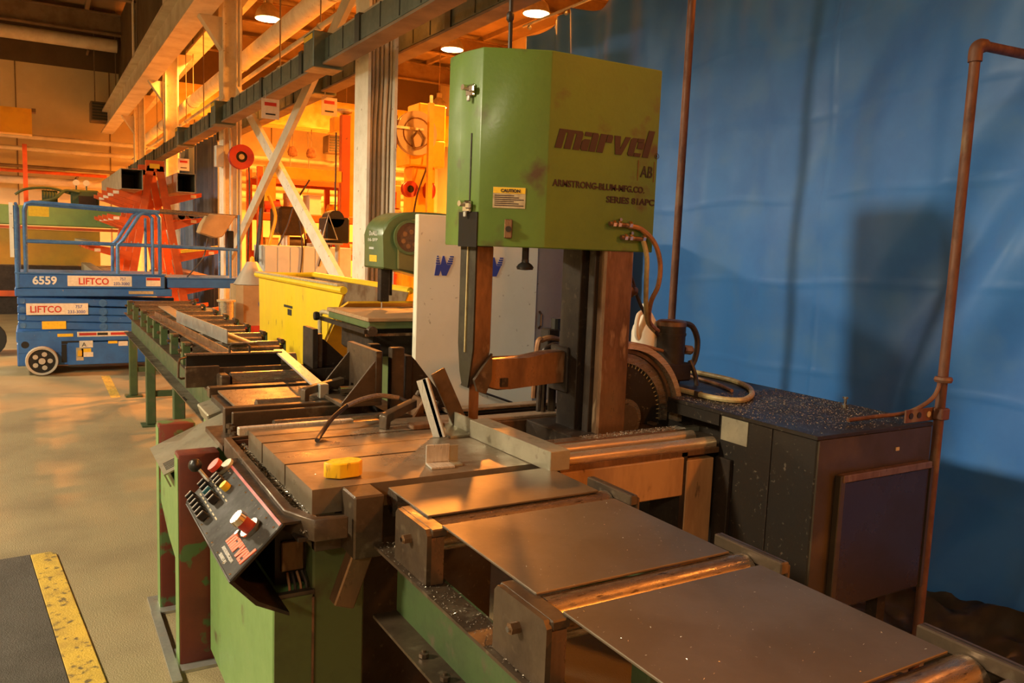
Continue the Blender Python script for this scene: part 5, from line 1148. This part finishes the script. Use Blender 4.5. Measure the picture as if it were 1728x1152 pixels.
def spool(x, y, z, r, h, label):
    t = thing('wire_spool', label, 'spool', (x, y, z), 'welding wire spools')
    MB().lathe([(0, 0), (r+.02, 0), (r+.02, .02), (0, .02)], (x, y, z), n=20).build('flange', 'label_cream', t); MB().lathe([(0, 0), (r+.02, 0), (r+.02, .02), (0, .02)], (x, y, z+h), n=20).build('flange', 'label_cream', t)
    MB().cyl((x, y, z+.02), (x, y, z+h), r, n=24).build('wire_coil', 'wire_spool', t)
spt = thing('spool_table', 'low dark steel table carrying the wire spools', 'table', (1.85, 9.85, 0))
box('top', 'oily_steel', spt, 1.56, 2.0, 9.6, 10.1, .66, .68)
for (x, y) in ((1.58, 9.62), (1.94, 9.62), (1.58, 10.04), (1.94, 10.04)): box('leg', 'dark_machine', spt, x, x+.04, y, y+.04, 0, .66)
spool(1.90, 9.75, .68, .085, .22, 'tall shiny wire spool beside the cardboard drum'); spool(1.68, 9.80, .68, .085, .12, 'short shiny wire spool left of the tall one')

# ================================================================== METAL CHIPS (stuff)
def chips(name, label, n, area, zf, smin, smax, seed):
    random.seed(seed); vs = []; fs = []
    for i in range(n):
        x, y = area(); z = zf(x, y); s = random.uniform(smin, smax); a = random.uniform(0, 6.28); t = random.uniform(-.5, .5)
        d = Vector((math.cos(a), math.sin(a), t))*s; e = Vector((-math.sin(a), math.cos(a), random.uniform(-.6, .6)))*s*.35; c = Vector((x, y, z+s*.5)); k = len(vs)
        vs += [c-d, c+e, c+d, c-e+Vector((0, 0, s*.3))]; fs += [(k, k+1, k+2), (k, k+2, k+3)]
    b = MB(); me = bpy.data.meshes.new(name); me.from_pydata([tuple(v) for v in vs], [], fs); me.materials.append(MATS['chips'])
    b.bm.free(); o = bpy.data.objects.new(name, me); COL.objects.link(o); tag(o, label, 'metal chips', kind='stuff'); return o
R_ = random.uniform
chips('metal_chips', 'metal chips piled in the tray along the saw table', 4200, lambda: (R_(.588, .64), R_(2.03, 2.97)), lambda x, y: .882+.022*max(0, (x-.585)/.06)+.008*noise.noise(Vector((x*20, y*9, 0))), .003, .007, 1)
chips('metal_chips', 'metal chips scattered on top of the dark cabinet', 5200, lambda: (R_(2.43, 2.95) if random.random() < .3 else R_(2.31, 2.94), 1.82+.74*random.random()**.7), lambda x, y: 1.0455, .0015, .0042, 2)
chips('metal_chips', 'metal chips lying on the carriage rails and ledge', 2600, lambda: (2.29-.5*random.random()**1.6, R_(2.42, 2.52)), lambda x, y: .936 if 2.44 < y < 2.5 else .906, .0015, .004, 3)
chips('metal_chips', 'metal chips sprinkled over the saw table', 420, lambda: (R_(.65, 1.40), R_(2.12, 2.86)), lambda x, y: T, .001, .0028, 4)
chips('metal_chips', 'metal chips scattered on the rear bed and pan', 900, lambda: (R_(.74, 1.24), R_(3.57, 3.94)), lambda x, y: .925, .0015, .004, 5)
chips('metal_chips', 'metal chips sprinkled over the front cover plates', 320, lambda: (R_(.84, 1.34), R_(.78, 1.69)), lambda x, y: ZR+.008, .001, .0024, 6)
chips('metal_chips', 'metal chips caught on the flange of the front conveyor', 700, lambda: (R_(.772, .84), R_(.9, 2.0)), lambda x, y: .838, .0015, .004, 8)
